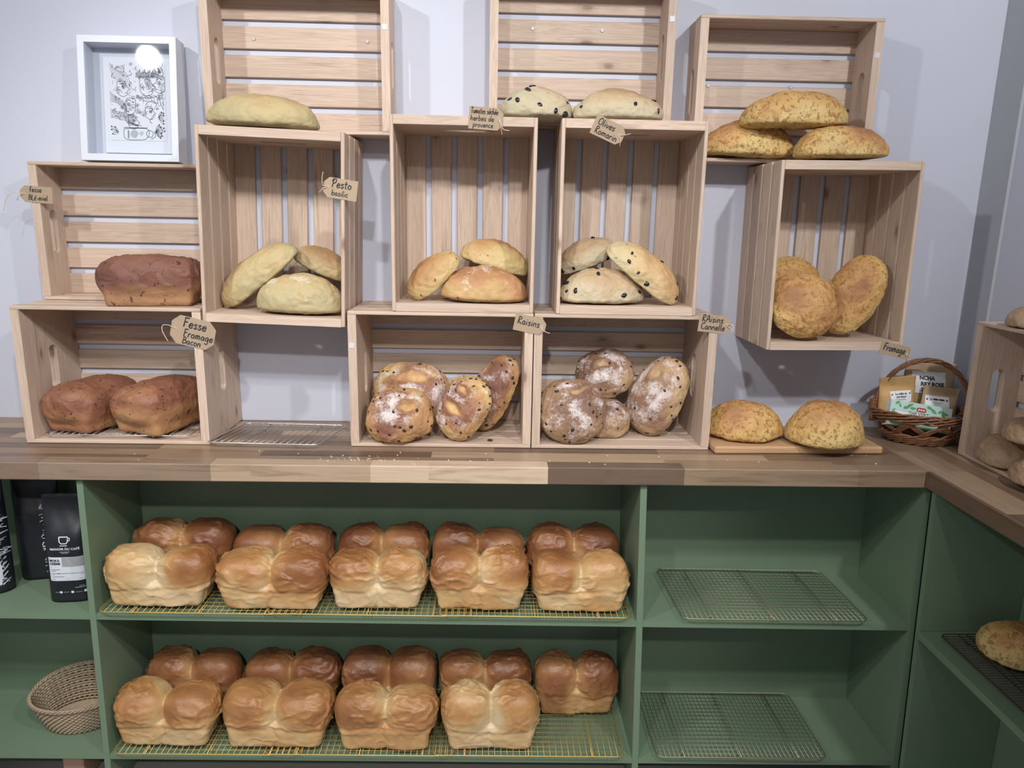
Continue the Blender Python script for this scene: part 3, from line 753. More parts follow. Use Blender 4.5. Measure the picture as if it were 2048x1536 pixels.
# side crate loaves
G_N = 'grey brown rustic loaves'
loaf('boule', 'rustic', (1956, 862, 2058, 946), 'grey brown rustic loaf at the front left in the side crate', group=G_N, y=-.40, yaw=70, abh=(.070, .050, .062), seed=81, rest=.0115, ylim=(-.46, -.36))
loaf('boule', 'rustic', (2012, 826, 2098, 902), 'rustic loaf resting higher behind the front one in the side crate', group=G_N, y=-.46, yaw=70, abh=(.066, .046, .055), seed=83)
loaf('boule', 'rustic', (2027, 900, 2120, 985), 'rustic loaf at the lower right corner of the side crate', group=G_N, y=-.55, yaw=70, abh=(.06, .045, .05), seed=85, rest=.0115, flour=.5, ylim=(-.57, -.53))
loaf('boule', 'rustic', (2018, 592, 2135, 650), 'seeded rustic loaf on top of the side crate', group=G_N, y=-.42, abh=(.07, .06, .06), seed=87, rest=.3495, flour=.3, ylim=(-.45, -.40))
loaf('boule', 'cheese', (1964, 1231, 2110, 1356), 'spotted cheese loaf on the side shelf with a pale patch', group=G_C, y=-.62, yaw=15, abh=(.09, .085, .08), seed=89, rest=ZR+.0115, ylim=(-.66, -.56))
# tin loaves
G_F = 'two humped tin loaves on the middle shelves'
def tin(bbox, mat, label, seed, y, rest):
    bbox = (bbox[0]+2.5, bbox[1], bbox[2]-2.5, bbox[3])
    loaf('tin', mat, bbox, label, group=G_F, y=y, yaw=random.uniform(-1.5, 1.5), abh=(.132, .0595, .135), seed=seed, rest=rest, aspect=True, ylim=(y-.004, y+.004), name='tin_loaf')
rm = lambda x: shz(ZM, x)+.0185
rl = lambda x: shz(ZL, x)+.0185
ordn = ['first', 'second', 'third', 'fourth', 'fifth']
for i, (bb, mt) in enumerate((((203, 1085, 440, 1214), 'tin_pale'), ((427, 1086, 668, 1219), 'tin_gold'), ((654, 1090, 861, 1216), 'tin_pale'), ((855, 1085, 1062, 1218), 'tin_gold'), ((1060, 1091, 1264, 1218), 'tin_gold'))):
    tin(bb, mt, '%s tin loaf from the left in the front row on the upper shelf' % ordn[i], 101+i, -.349, rm)
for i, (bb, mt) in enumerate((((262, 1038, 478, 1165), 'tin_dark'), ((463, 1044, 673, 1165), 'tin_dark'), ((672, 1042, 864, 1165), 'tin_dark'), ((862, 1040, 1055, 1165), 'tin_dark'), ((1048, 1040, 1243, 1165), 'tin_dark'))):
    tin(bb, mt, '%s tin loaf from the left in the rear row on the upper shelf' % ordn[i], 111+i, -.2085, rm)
for i, (bb, mt) in enumerate((((223, 1348, 449, 1491), 'tin_gold'), ((441, 1350, 676, 1493), 'tin_gold'), ((666, 1357, 882, 1501), 'tin_gold'), ((878, 1358, 1083, 1501), 'tin_pale'))):
    tin(bb, mt, '%s tin loaf from the left in the front row on the lower shelf' % ordn[i], 121+i, -.349, rl)
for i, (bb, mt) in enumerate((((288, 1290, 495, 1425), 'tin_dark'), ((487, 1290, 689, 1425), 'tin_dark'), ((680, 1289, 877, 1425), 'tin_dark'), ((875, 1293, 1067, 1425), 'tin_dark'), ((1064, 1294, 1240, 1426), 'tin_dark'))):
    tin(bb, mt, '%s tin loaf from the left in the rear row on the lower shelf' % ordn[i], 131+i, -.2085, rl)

# fallen raisin and crumbs
p = at(980, 880, z=.0135)
o = obj('raisin', LUMP['raisin'][0], M['raisin'], None, loc=p); o.scale = (.007, .007, .005); setp(o, 'single fallen raisin on the floor of the raisin loaf crate', 'raisin')
b_ = MB(); rs = random.Random(5)
for k in range(70):
    if k < 40: x, y = rs.gauss(-.34, .05), rs.gauss(-.375, .012)
    else: x, y = rs.uniform(-.9, 1.0), rs.uniform(-.41, -.30)
    s = rs.uniform(.0008, .0024); b_.box((x, y, s*.3+.0004), (s*1.6, s, s*.6), Matrix.Rotation(rs.uniform(0, 3), 3, 'Z'))
o = b_.build('bread_crumbs', M['crumb']); setp(o, 'pale flour and bread crumbs scattered on the long worktop', 'crumbs', None, 'stuff')

# ------------------------------------------------------------------ cutting board
a_ = at(1428, 905, z=.001); c_ = at(1764, 905, z=.001)
o = obj('cutting_board', box_mesh((.442, .155, .021), .005), M['board'], None, loc=(.781, -.224, .0112)); o.rotation_euler = (0, 0, R(1.6))
setp(o, 'light brown wooden cutting board under two cheese loaves', 'cutting board')

# ------------------------------------------------------------------ handwriting
GL = {
 'a': (.5, [[(.4, .4), (.22, .5), (.05, .25), (.15, .02), (.34, .12), (.41, .42)], [(.41, .46), (.4, .1), (.5, .02)]]),
 'b': (.46, [[(.06, 1), (.05, .02)], [(.05, .3), (.22, .5), (.4, .38), (.38, .12), (.2, 0), (.05, .1)]]),
 'c': (.42, [[(.38, .42), (.24, .5), (.06, .34), (.08, .1), (.22, 0), (.4, .1)]]),
 'd': (.5, [[(.4, .38), (.22, .5), (.05, .25), (.15, .02), (.34, .1), (.41, .35)], [(.43, 1), (.42, .02)]]),
 'e': (.44, [[(.05, .26), (.38, .3), (.34, .47), (.18, .5), (.05, .28), (.1, .05), (.25, 0), (.42, .12)]]),
 'é': (.44, [[(.05, .26), (.38, .3), (.34, .47), (.18, .5), (.05, .28), (.1, .05), (.25, 0), (.42, .12)], [(.2, .66), (.36, .86)]]),
 'E': (.4, [[(.36, .52), (.08, .5), (.06, .02), (.38, 0)], [(.08, .27), (.3, .28)], [(.2, .68), (.36, .86)]]),
 'f': (.4, [[(.42, .9), (.28, 1), (.18, .8), (.15, -.08)], [(0, .48), (.36, .52)]]),
 'g': (.5, [[(.4, .4), (.22, .5), (.05, .28), (.15, .04), (.34, .14), (.41, .45)], [(.41, .45), (.4, -.25), (.22, -.42), (.04, -.28)]]),
 'h': (.46, [[(.06, 1), (.05, 0)], [(.05, .3), (.22, .5), (.36, .38), (.38, 0)]]),
 'i': (.2, [[(.09, .48), (.09, .02)], [(.1, .7), (.12, .76)]]),
 'l': (.2, [[(.08, 1), (.07, .1), (.18, 0)]]),
 'm': (.66, [[(.05, .5), (.05, 0)], [(.05, .3), (.18, .5), (.29, .4), (.29, 0)], [(.29, .3), (.43, .5), (.54, .4), (.56, 0)]]),
 'n': (.46, [[(.05, .5), (.05, 0)], [(.05, .3), (.22, .5), (.36, .4), (.38, .02)]]),
 'o': (.46, [[(.22, .5), (.06, .36), (.06, .12), (.2, 0), (.36, .1), (.38, .34), (.22, .5)]]),
 'p': (.46, [[(.05, .5), (.04, -.42)], [(.05, .35), (.22, .5), (.38, .38), (.36, .12), (.2, 0), (.05, .1)]]),
 'r': (.36, [[(.05, .5), (.05, 0)], [(.05, .3), (.2, .48), (.34, .46)]]),
 's': (.38, [[(.34, .43), (.2, .5), (.08, .4), (.2, .27), (.33, .14), (.2, 0), (.03, .08)]]),
 't': (.36, [[(.16, .88), (.15, .1), (.3, .02)], [(0, .56), (.33, .58)]]),
 'v': (.42, [[(.03, .5), (.19, 0), (.4, .5)]]),
 'L': (.42, [[(.08, 1), (.06, 0), (.4, .02)]]),
 '-': (.3, [[(.04, .28), (.26, .3)]]), ' ': (.3, []),
 'F': (.52, [[(.1, 1), (.08, 0)], [(.04, .98), (.52, 1)], [(.09, .55), (.42, .56)]]),
 'B': (.52, [[(.08, 1), (.07, 0)], [(.05, .98), (.36, .95), (.4, .7), (.09, .54)], [(.09, .54), (.46, .46), (.44, .1), (.05, .0)]]),
 'T': (.56, [[(.0, .98), (.56, 1)], [(.28, .99), (.27, 0)]]),
 'O': (.66, [[(.32, 1), (.06, .75), (.06, .25), (.3, 0), (.56, .25), (.56, .75), (.32, 1), (.24, .92)]]),
 'R': (.54, [[(.08, 1), (.07, 0)], [(.04, .98), (.36, .96), (.42, .72), (.1, .52), (.5, 0)]]),
 'A': (.56, [[(.02, 0), (.27, 1), (.54, 0)], [(.12, .36), (.44, .38)]]),
 'C': (.54, [[(.5, .85), (.3, 1), (.07, .7), (.08, .25), (.3, 0), (.52, .15)]]),
 'P': (.56, [[(.18, .95), (.12, 0)], [(.02, .7), (.14, .98), (.44, .98), (.5, .72), (.36, .5), (.14, .5)]]),
}
def smooth(pts, n=4):
    if len(pts) < 3: return pts
    out = []
    for i in range(len(pts)-1):
        p0 = pts[max(i-1, 0)]; p1 = pts[i]; p2 = pts[i+1]; p3 = pts[min(i+2, len(pts)-1)]
        for k in range(n):
            t = k/n
            out.append(tuple(.5*((2*p1[j])+(-p0[j]+p2[j])*t+(2*p0[j]-5*p1[j]+4*p2[j]-p3[j])*t*t+(-p0[j]+3*p1[j]-3*p2[j]+p3[j])*t**3) for j in range(len(p1))))
    out.append(pts[-1]); return out
def write(mb, text, x, z, size, y=-.0009, pen=None, slant=.08, maxw=None):
    pen = pen or size*.066
    w = sum(GL[c][0]+.07 for c in text)*size
    k = 1 if maxw is None or w <= maxw else maxw/w
    for c in text:
        gw, ss = GL[c]
        for s in ss:
            q = smooth(s); mb.tube([(x+(px+slant*pz)*size*k, y, z+pz*size) for px, pz in q], pen, 5)
        x += (gw+.07)*size*k
def tag(px, py, y, w, h, ang, hole, lines, label, clip=.012, strings=(), alls=False):
    """lines: (text, x, z, size) in local metres from the centre"""
    p = at(px, py, y=y)
    r = empty('price_tag', p, (0, R(-ang), 0), label, 'tag', 'handwritten kraft paper tags')
    s = -1 if hole == 'L' else 1
    pol = []
    cl, cr = (clip, clip if alls else 0) if s < 0 else (clip if alls else 0, clip)
    pol = [(-w/2+cl, -h/2), (w/2-cr, -h/2)]
    if cr: pol.append((w/2, -h/2+clip))
    else: pol[-1] = (w/2, -h/2)
    if cr: pol.append((w/2, h/2-clip))
    pol.append((w/2-cr, h/2)); pol.append((-w/2+cl, h/2))
    if cl: pol += [(-w/2, h/2-clip), (-w/2, -h/2+clip)]
    n = len(pol); t = .0006
    vs = [(x, -t, z) for x, z in pol]+[(x, t, z) for x, z in pol]
    fs = [tuple(range(n)), tuple(range(2*n-1, n-1, -1))]+[(i, n+i, n+(i+1) % n, (i+1) % n) for i in range(n)]
    cd = obj('card', fixn(mesh('card', vs, fs)), M['kraft'], r)
    mb = MB()
    for (tx, lx, lz, sz) in lines: write(mb, tx, lx, lz, sz, maxw=w/2-lx-.003 if s < 0 else w/2-.012-lx)
    mb.build('handwriting', M['ink'], cd, True)
    hx = s*(w/2-.010)
    g = MB(); g.tube([(hx+.0032*math.cos(k*math.pi/6), -.001, .0032*math.sin(k*math.pi/6)) for k in range(12)], .0008, 5, closed=True); g.build('eyelet', M['twine'], cd, True)
    mb = MB()
    for st in strings: mb.tube([(hx, -.0022, 0)]+[(hx+a, -.0035-.001*i, b2) for i, (a, b2) in enumerate(smooth([(q[0]*.3, q[1]*.3) if False else q for q in st]))], .0009, 5)
    if strings: mb.build('string', M['twine'], r, True)
    return r
YT = WY-.245-.0014; YT2 = WY-.107-.0014
tag(73, 389, YT2, .081, .041, -3, 'L', [('fesse', -.017, .006, .013), ('BLE-miel', -.020, -.014, .013)], 'kraft tag reading fesse ble-miel on the shallow crate at far left', strings=[[(-.02, .002), (-.04, -.012), (-.047, -.045)], [(-.012, -.004), (-.016, -.018)]])
tag(386, 665, YT, .108, .072, -13, 'L', [('Fesse', -.026, .010, .023), ('Fromage', -.022, -.014, .019), ('Bacon', -.022, -.032, .017)], 'large kraft tag reading Fesse Fromage Bacon beside the far left crate', .018, [[(-.014, .005), (-.027, .002), (-.024, -.012), (-.006, -.032)]], alls=True)
tag(681, 378, YT, .080, .047, -8, 'L', [('Pesto', -.022, .002, .019), ('basilic', -.020, -.017, .014)], 'kraft tag reading Pesto basilic on the right edge of the pesto crate', .012, [[(-.012, .002), (-.014, .018), (-.012, .032)], [(-.01, -.004), (-.018, -.016)]])
tag(972, 237, YT, .080, .050, -3, 'R', [('Tomates séchée', -.036, .010, .013), ('herbes de', -.036, -.006, .0125), ('provence', -.030, -.020, .012)], 'kraft tag reading Tomates herbes de provence on the crate top', .012, [[(.006, -.008), (.012, -.022), (.026, -.024)], [(.004, -.010), (.010, -.034)]])
tag(1217, 261, YT, .078, .045, -23, 'R', [('Olives', -.030, .003, .016), ('Romarin', -.030, -.017, .016)], 'kraft tag reading Olives Romarin, hanging aslant above the olive crate', .012, [[(.010, .006), (.022, .014)], [(.006, -.008), (.010, -.022)]])
tag(1060, 649, YT, .079, .042, -11, 'R', [('Raisins', -.032, -.003, .018)], 'kraft tag reading Raisins where the two bottom crates meet', .012, [[(.006, -.008), (.016, -.010), (.022, -.010)], [(.002, -.008), (-.002, -.018)]])
tag(1429, 648, YT, .080, .044, -5, 'R', [('RAisins', -.033, .004, .017), ('Cannelle', -.033, -.015, .0165)], 'kraft tag reading Raisins Cannelle at the right end crate', .012, [[(.008, .003), (.016, .0), (.012, -.018)], [(.010, -.006), (.022, -.022)]])
tag(1790, 701, YT, .079, .033, -12, 'R', [('Fromage', -.032, -.004, .018)], 'kraft tag reading Fromage hanging below the right crate, above the wicker basket', .006, [[(.008, -.006), (.020, -.010)], [(.004, -.010), (.016, -.026)]])

# ------------------------------------------------------------------ picture frame
fw_, fh_, fd_ = .244, .304, .050
fb = at(258, 321, y=-.118); fz = .3495+WW+.0006
LEAN = R(-6.8)
fr = empty('picture_frame', (fb[0]+.005, -.072, fz), (LEAN, 0, 0), 'white box picture frame with a line drawing, standing on the left crate', 'picture frame')
bw = .0165
b_ = MB()
for (cx, cz, dx, dz) in ((0, bw/2, fw_, bw), (0, fh_-bw/2, fw_, bw), (-fw_/2+bw/2, fh_/2, bw, fh_-2*bw), (fw_/2-bw/2, fh_/2, bw, fh_-2*bw)):
    b_.box((cx, -fd_/2, cz), (dx, fd_, dz))
b_.build('frame_border', M['white'], fr)
b_ = MB(); b_.box((0, -.004, fh_/2), (fw_-.02, .006, fh_-.02)); b_.build('back_panel', M['frameback'], fr)
b_ = MB(); b_.box((.014, -.0095, fh_/2-.006), (.186, .004, .238)); b_.build('mat_board', M['paper'], fr)
aw, ah = .142, .196; ax, az = .006, fh_/2+.004
b_ = MB(); b_.box((ax, -.0122, az), (aw, .001, ah)); b_.build('drawing_paper', M['paper'], fr)
d_ = MB(); rs = random.Random(21); yy = -.0129
def ln(pts, pen=.0005): d_.tube([(ax-aw/2+min(.99, max(.01, u))*aw, yy, az-ah/2+min(.99, max(.01, v))*ah) for u, v in smooth(pts, 5)], pen*.72, 4)
def circ(u, v, r, pen=.0005, a0=0, a1=6.2832): ln([(u+r*math.cos(a0+(a1-a0)*k/12), v+r*.73*math.sin(a0+(a1-a0)*k/12)) for k in range(13)], pen)
def spiral(u, v, r, t=2.5, pen=.0005): ln([(u+r*(1-k/26)*math.cos(k/26*t*6.28), v+r*.73*(1-k/26)*math.sin(k/26*t*6.28)) for k in range(26)], pen)
# cup at the foot of the drawing
ln([(.24, .15), (.27, .02), (.62, .02), (.66, .15), (.24, .15)], .0009); ln([(.24, .165), (.66, .165)], .0011); circ(.70, .09, .06, .0009); spiral(.42, .08, .07, 3, .0008); spiral(.55, .09, .04, 2)
for k in range(5): ln([(.30, .03+k*.02), (.33, .04+k*.02), (.30, .05+k*.02)], .0008)
# profiles with eyes
for (u, v, s, f) in ((.42, .24, .11, 1), (.34, .44, .13, -1), (.72, .36, .10, 1), (.25, .66, .12, 1), (.68, .70, .15, 1), (.90, .72, .13, -1)):
    ln([(u-f*s*.9, v+s*.7), (u+f*s*.2, v+s*.75), (u+f*s*.5, v+s*.2), (u+f*s*.95, v-s*.1), (u+f*s*.55, v-s*.3), (u+f*s*.6, v-s*.6), (u, v-s*.85), (u-f*s*.8, v-s*.5), (u-f*s*.9, v+s*.7)], .0008)
    circ(u+f*s*.05, v+s*.15, s*.26, .0007); circ(u+f*s*.05, v+s*.15, s*.10, .0012); circ(u-f*s*.6, v, s*.2, .0007, 1, 5.5)
    ln([(u-f*s*.3, v+s*.5), (u+f*s*.05, v+s*.6), (u+f*s*.35, v+s*.42)], .0012); ln([(u+f*s*.2, v-s*.5), (u+f*s*.5, v-s*.45)], .0009)
# flowing hair, feathers, leaves, spikes and curls
for k in range(9): ln([(.02+.023*k, .98-.018*k), (.05+.032*k, .86), (.11+.039*k, .77-.018*k)], .0005)
for k in range(7): ln([(.0, .62-.021*k), (.12, .55-.012*k), (.24, .50-.016*k), (.30, .42-.01*k)], .0006)
for k in range(6): ln([(.01, .40-.02*k), (.14, .36-.017*k), (.28, .36-.02*k)], .0006)
for k in range(12): ln([(.32+.01*k, .34), (.26+.014*k, .27-.004*k), (.34+.02*k, .19)], .0005)
for k in range(14):
    u = .48+.03*k; ln([(u, .80), (u+.012, .87+.02*(k % 3)), (u+.024, .80)], .0008)
for k in range(9): ln([(.48+.03*k, .54), (.52+.05*k, .58-.02*(k % 2)), (.56+.05*k, .53-.01*k), (.62+.04*k, .50)], .0006)
for k in range(34): spiral(rs.uniform(.05, .95), rs.uniform(.30, .97), rs.uniform(.02, .05), 2.2, .0005)
for k in range(110):
    u, v = rs.uniform(.03, .95), rs.uniform(.28, .98); a = rs.uniform(0, 6.28); l = rs.uniform(.03, .09)
    ln([(u, v), (u+l*.5*math.cos(a)+.015*rs.uniform(-1, 1), v+l*.4*math.sin(a)), (u+l*math.cos(a+.5), v+l*.73*math.sin(a+.5))], rs.choice([.0004, .0006, .0009]))
for (u0, v0, dr) in ((.14, .10, -1), (.86, .30, 1), (.80, .12, 1)):
    for k in range(7):
        a = (math.pi if dr < 0 else 0)+R(-50+k*18)*dr; l = rs.uniform(.10, .17)
        p1 = (u0+l*.6*math.cos(a)-.014*math.sin(a), v0+l*.5*math.sin(a)+.014*math.cos(a)); p2 = (u0+l*math.cos(a), v0+l*.73*math.sin(a)); p3 = (u0+l*.6*math.cos(a)+.014*math.sin(a), v0+l*.5*math.sin(a)-.014*math.cos(a))
        if .01 < p2[0] < .99 and .01 < p2[1] < .99: ln([(u0, v0), p1, p2, p3, (u0, v0)], .0006); circ(p2[0], p2[1], .008, .0012)
ln([(.72, .02), (.80, .06), (.78, .12), (.88, .05), (.92, .14), (.84, .20)], .0009); ln([(.76, .86), (.88, .97), (.97, .84), (.76, .86)], .0009)
for k in range(7): ln([(.86+.012*k, .955-.013*k), (.90+.004*k, .86)], .0007)
d_.build('line_drawing', M['greyink'], fr)
b_ = MB(); b_.box((0, -fd_+.006, fh_/2), (fw_-2*bw+.002, .0015, fh_-2*bw+.002)); b_.build('glass_pane', M['glass'], fr)

# ------------------------------------------------------------------ pouches, bags, print
def text_mesh(txt, size, align='LEFT', bold=0.0, space=1.0):
    cu = bpy.data.curves.new('txt', 'FONT'); cu.body = txt; cu.size = size; cu.align_x = align; cu.extrude = 0; cu.offset = bold; cu.space_line = space; cu.resolution_u = 3
    ob = bpy.data.objects.new('txt', cu); COL.objects.link(ob)
    dg = bpy.context.evaluated_depsgraph_get(); me = bpy.data.meshes.new_from_object(ob.evaluated_get(dg))
    bpy.data.objects.remove(ob); bpy.data.curves.remove(cu)
    v = [(x.co.x, x.co.y) for x in me.vertices]; f = [tuple(p.vertices) for p in me.polygons]; bpy.data.meshes.remove(me)
    return v, f
class Pouch:
    def __init__(s, w, h, d, seal=.035, pinch=.12):
        s.w, s.h, s.d, s.seal, s.pinch = w, h, d, seal, pinch
    def front(s, u, v):
        """u -1..1, v 0..1 : outward bulge"""
        k = 1-min(max((v-(1-s.seal/s.h)+.30)/.30, 0), 1); k = k*k*(3-2*k)
        b_ = s.d/2*(.12+.88*(1-abs(u)**5))*(.80+.20*math.sin(math.pi*min(1, v*1.15)))
        return .0012+b_*k
    def body(s, name, mat, parent, nu=20, nv=28):
        vs, fs = [], []
        for sd in (-1, 1):
            for j in range(nv+1):
                v = j/nv; ww = s.w/2*(1-s.pinch*.35*math.sin(math.pi*v))
                for i in range(nu+1):
                    u = -1+2*i/nu; wr = .0012*math.sin(9*u+7*v*3)*math.sin(5*v+u)
                    vs.append((u*ww, sd*(s.front(u, v)+wr*.5), v*s.h))
        n = (nu+1)*(nv+1)
        for sd in (0, 1):
            for j in range(nv):
                for i in range(nu):
                    a = sd*n+j*(nu+1)+i; fs.append((a, a+1, a+nu+2, a+nu+1))
        for j in range(nv):
            for i in (0, nu): a = j*(nu+1)+i; fs.append((a, a+nu+1, n+a+nu+1, n+a))
        for i in range(nu):
            for j in (0, nv): a = j*(nu+1)+i; fs.append((a, a+1, n+a+1, n+a))
        return obj(name, fixn(mesh(name, vs, fs, True)), mat, parent)
    def on(s, name, v, f, mat, parent, dx, dz, lift=.0016):
        out = []
        for x, z in v:
            X, Z = x+dx, z+dz; out.append((X, -(s.front(max(-1, min(1, X/(s.w/2))), max(0, min(1, Z/s.h)))+lift), Z))
        return obj(name, mesh(name, out, f), mat, parent)
    def rect(s, name, x0, x1, z0, z1, mat, parent, lift=.0010, nx=14, nz=10):
        v = [(x0+(x1-x0)*i/nx, z0+(z1-z0)*j/nz) for j in range(nz+1) for i in range(nx+1)]
        f = [(j*(nx+1)+i, j*(nx+1)+i+1, (j+1)*(nx+1)+i+1, (j+1)*(nx+1)+i) for j in range(nz) for i in range(nx)]
        return s.on(name, v, f, mat, parent, 0, 0, lift)
def merge(*vf):
    V_, F_ = [], []
    for v, f in vf:
        n = len(V_); V_ += v; F_ += [tuple(i+n for i in q) for q in f]
    return V_, F_
def tx(t, size, x, z, bold=0, align='LEFT', sx=1.0):
    v, f = text_mesh(t, size, align, bold); return [(a*sx+x, b2+z) for a, b2 in v], f
def bar(x0, x1, z0, z1, n=6): return [(x0+(x1-x0)*i/n, z) for z in (z0, z1) for i in range(n+1)], [(i, i+1, n+2+i, n+1+i) for i in range(n)]
def disc(x, z, r, n=16): return [(x+r*math.cos(6.2832*k/n), z+r*math.sin(6.2832*k/n)) for k in range(n)], [tuple(range(n))]
def ringf(pts, wd):
    """flat outline strip around an open/closed polyline (x,z)"""
    V_, F_ = [], []
    for i, p_ in enumerate(pts):
        a = pts[max(i-1, 0)]; c = pts[min(i+1, len(pts)-1)]; t = Vector((c[0]-a[0], c[1]-a[1])).normalized()
        V_ += [(p_[0]-t.y*wd/2, p_[1]+t.x*wd/2), (p_[0]+t.y*wd/2, p_[1]-t.x*wd/2)]
    for i in range(len(pts)-1): F_.append((2*i, 2*i+1, 2*i+3, 2*i+2))
    return V_, F_

# coffee bag with label
zc = shz(ZM, -1.08)
pc = at(136, 1217, z=zc)
cb = empty('coffee_bag', (-1.079, -.325, zc+.0005), (0, R(1.0), R(7)), 'black coffee bag with white cup emblem and pale label, against the left divider', 'coffee bag', 'black coffee bags on the upper left shelf')
P_ = Pouch(.106, .285, .062, .03, .0); P_.body('bag_body', M['black'], cb)
cup = merge(ringf([(-.011, .180), (-.0105, .168), (-.007, .163), (.005, .163), (.0085, .168), (.009, .180), (-.011, .180)], .0026), ringf([(.009, .178), (.0135, .177), (.013, .171), (.0085, .169)], .0022), bar(-.010, .007, .1565, .1585),
            tx('MANOIR DU CAFÉ', .0082, 0, .146, .0002, 'CENTER'), bar(-.012, .012, .1405, .1413), bar(-.008, .008, .1375, .1383))
P_.on('cup_emblem', *cup, M['labelwhite'], cb, .003, 0)
lb = P_.rect('label', -.038, .045, .062, .127, M['labelwhite'], cb)
P_.rect('label_photo', -.006, .045, .101, .1265, M['labelgrey'], lb, .0014)
pr = merge(tx('MOKA', .0082, -.035, .1155, .0003), tx('CRÈME', .0082, -.035, .107, .0003), bar(-.032, .040, .0825, .0832), disc(-.016, .0829, .0014), bar(-.031, -.012, .0935, .0943), bar(-.031, -.022, .0895, .0902), bar(-.030, -.004, .074, .0747), bar(-.031, -.024, .0675, .068), bar(.0, .008, .0675, .068), bar(.03, .04, .0675, .068), bar(-.030, -.025, .0795, .080), bar(.034, .040, .0795, .080))
P_.on('label_print', *pr, M['ink'], lb, 0, 0, .0019)
P_.on('bag_print', *merge(disc(-.016, .030, .0035), disc(.011, .030, .0037), disc(.040, .031, .0037), bar(-.030, -.020, .0296, .0302), bar(-.010, .003, .0296, .0302), bar(.018, .033, .0296, .0302), bar(.018, .042, .0425, .0434), bar(.028, .040, .047, .0475)), M['labelwhite'], cb, 0, 0)
# two patterned bags at far left
def pattern_bag(x, y, w, h, rz, label, seed):
    z0 = shz(ZM, x)
    r = empty('coffee_bag', (x, y, z0+.0005), (0, 0, R(rz)), label, 'coffee bag', 'black coffee bags on the upper left shelf')
    p_ = Pouch(w, h, .07, .03, 0); p_.body('bag_body', M['black'], r); rr = random.Random(seed); parts = []
    for k in range(120):
        x_ = rr.uniform(.12, .42)*w; z_ = rr.uniform(.06, .70)*h; l = rr.uniform(.006, .016); a = rr.uniform(-.5, 1.2)
        parts.append(ringf([(x_, z_), (x_+l*.5*math.cos(a), z_+l*.5*math.sin(a)+.001), (x_+l*math.cos(a), z_+l*math.sin(a))], rr.uniform(.0010, .0024)))
    for k in range(5): parts.append(ringf([(.30*w, .12*h+.014*k), (.44*w, .18*h+.014*k)], .003))
    parts.append(ringf(smooth([(.30*w, .08*h), (.34*w, .2*h), (.30*w, .36*h)]), .006))
    p_.on('bag_print', *merge(*parts), M['labelwhite'], r, 0, 0, .0026)
pattern_bag(-1.315, -.300, .125, .315, 22, 'black coffee bag with white scribbled print at the left picture edge', 3)
pattern_bag(-1.222, -.205, .110, .300, 14, 'black patterned coffee bag standing furthest back on the left shelf', 9)

# pale wood block under the lower left shelf
o = obj('wooden_block', box_mesh((.055, .10, .10), .003), M['pinkwood'], None, loc=(-1.115, -.31, ZF+.05)); setp(o, 'pinkish wooden block on the floor below the lower left shelf', 'block')

# ------------------------------------------------------------------ oval seagrass basket
zb = shz(ZL, -1.13)
ob = empty('oval_basket', (-1.132, -.262, zb+.0008), (0, 0, R(6)), 'grey brown oval woven basket on the lower left shelf', 'basket')
b_ = MB(); nst = 44; nr_ = 15
for j in range(nr_):
    t = j/(nr_-1); s = .72+.28*t**.8; z = .004+.082*t
    pts = []
    for k in range(nst*2):
        a = 2*math.pi*k/(nst*2); wv = .0022*(1 if (k+j) % 2 else -1)
        pts.append(((.121*s+wv)*math.cos(a), (.098*s+wv)*math.sin(a), z+.018*t*max(0, math.sin(a))))
    b_.tube(pts, .0031, 5, closed=True)
for k in range(nst):
    a = 2*math.pi*k/nst; b_.tube([((.121*(.72+.28*t**.8))*math.cos(a), (.098*(.72+.28*t**.8))*math.sin(a), .003+.083*t+.018*t*max(0, math.sin(a))) for t in (0, .25, .5, .75, 1)], .0020, 4)
for j in range(9):
    s = .70*(j+.6)/9; b_.tube([(.121*s*math.cos(2*math.pi*k/40), .098*s*math.sin(2*math.pi*k/40), .0035+.0012*((k+j) % 2)) for k in range(40)], .0045, 5, closed=True)
b_.build('woven_body', M['rattan'], ob, True)
b_ = MB()
for ph in (0, 2.1, 4.2):
    b_.tube([((.124+.0035*math.cos(k*.9+ph))*math.cos(2*math.pi*k/150), (.101+.0035*math.cos(k*.9+ph))*math.sin(2*math.pi*k/150), .0885+.0035*math.sin(k*.9+ph)+.018*max(0, math.sin(2*math.pi*k/150))) for k in range(150)], .0026, 5, closed=True)
b_.build('braided_rim', M['rattan'], ob, True)

# ------------------------------------------------------------------ wicker basket with handle
wb = empty('wicker_basket', (1.176, -.152, .0006), (0, 0, R(-8)), 'brown wicker basket with hooped handle holding tea packets in the corner', 'basket')
RX, RY, HB = .126, .098, .079
def el(t, a):
    s = .66+.34*math.sin(t*math.pi/2)**1.1; return (RX*s*math.cos(a), RY*s*math.sin(a), .008+HB*t)
b_ = MB()
for dirn in (1, -1):
    for k in range(9):
        a0 = 2*math.pi*k/9
        for q in (-.07, 0, .07):
            pts = []
            for i in range(15):
                t = i/14; a = a0+q+dirn*t*1.05; x, y, z = el(t, a); o_ = 1+.012*dirn*math.sin(i*1.7)
                pts.append((x*o_, y*o_, z))
            b_.tube(pts, .0026, 5)
b_.build('lattice_side', M['wicker'], wb, True)
b_ = MB()
for j in range(4):
    for ph in (0, math.pi):
        b_.tube([((RX*1.0+.004*math.cos(k*.55+ph+j)+.002*j)*math.cos(2*math.pi*k/90), (RY+.004*math.cos(k*.55+ph+j)+.002*j)*math.sin(2*math.pi*k/90), HB-.010+.006*j+.003*math.sin(k*.55+ph+j)) for k in range(90)], .0029, 5, closed=True)
b_.build('rim', M['wicker'], wb, True)
b_ = MB()
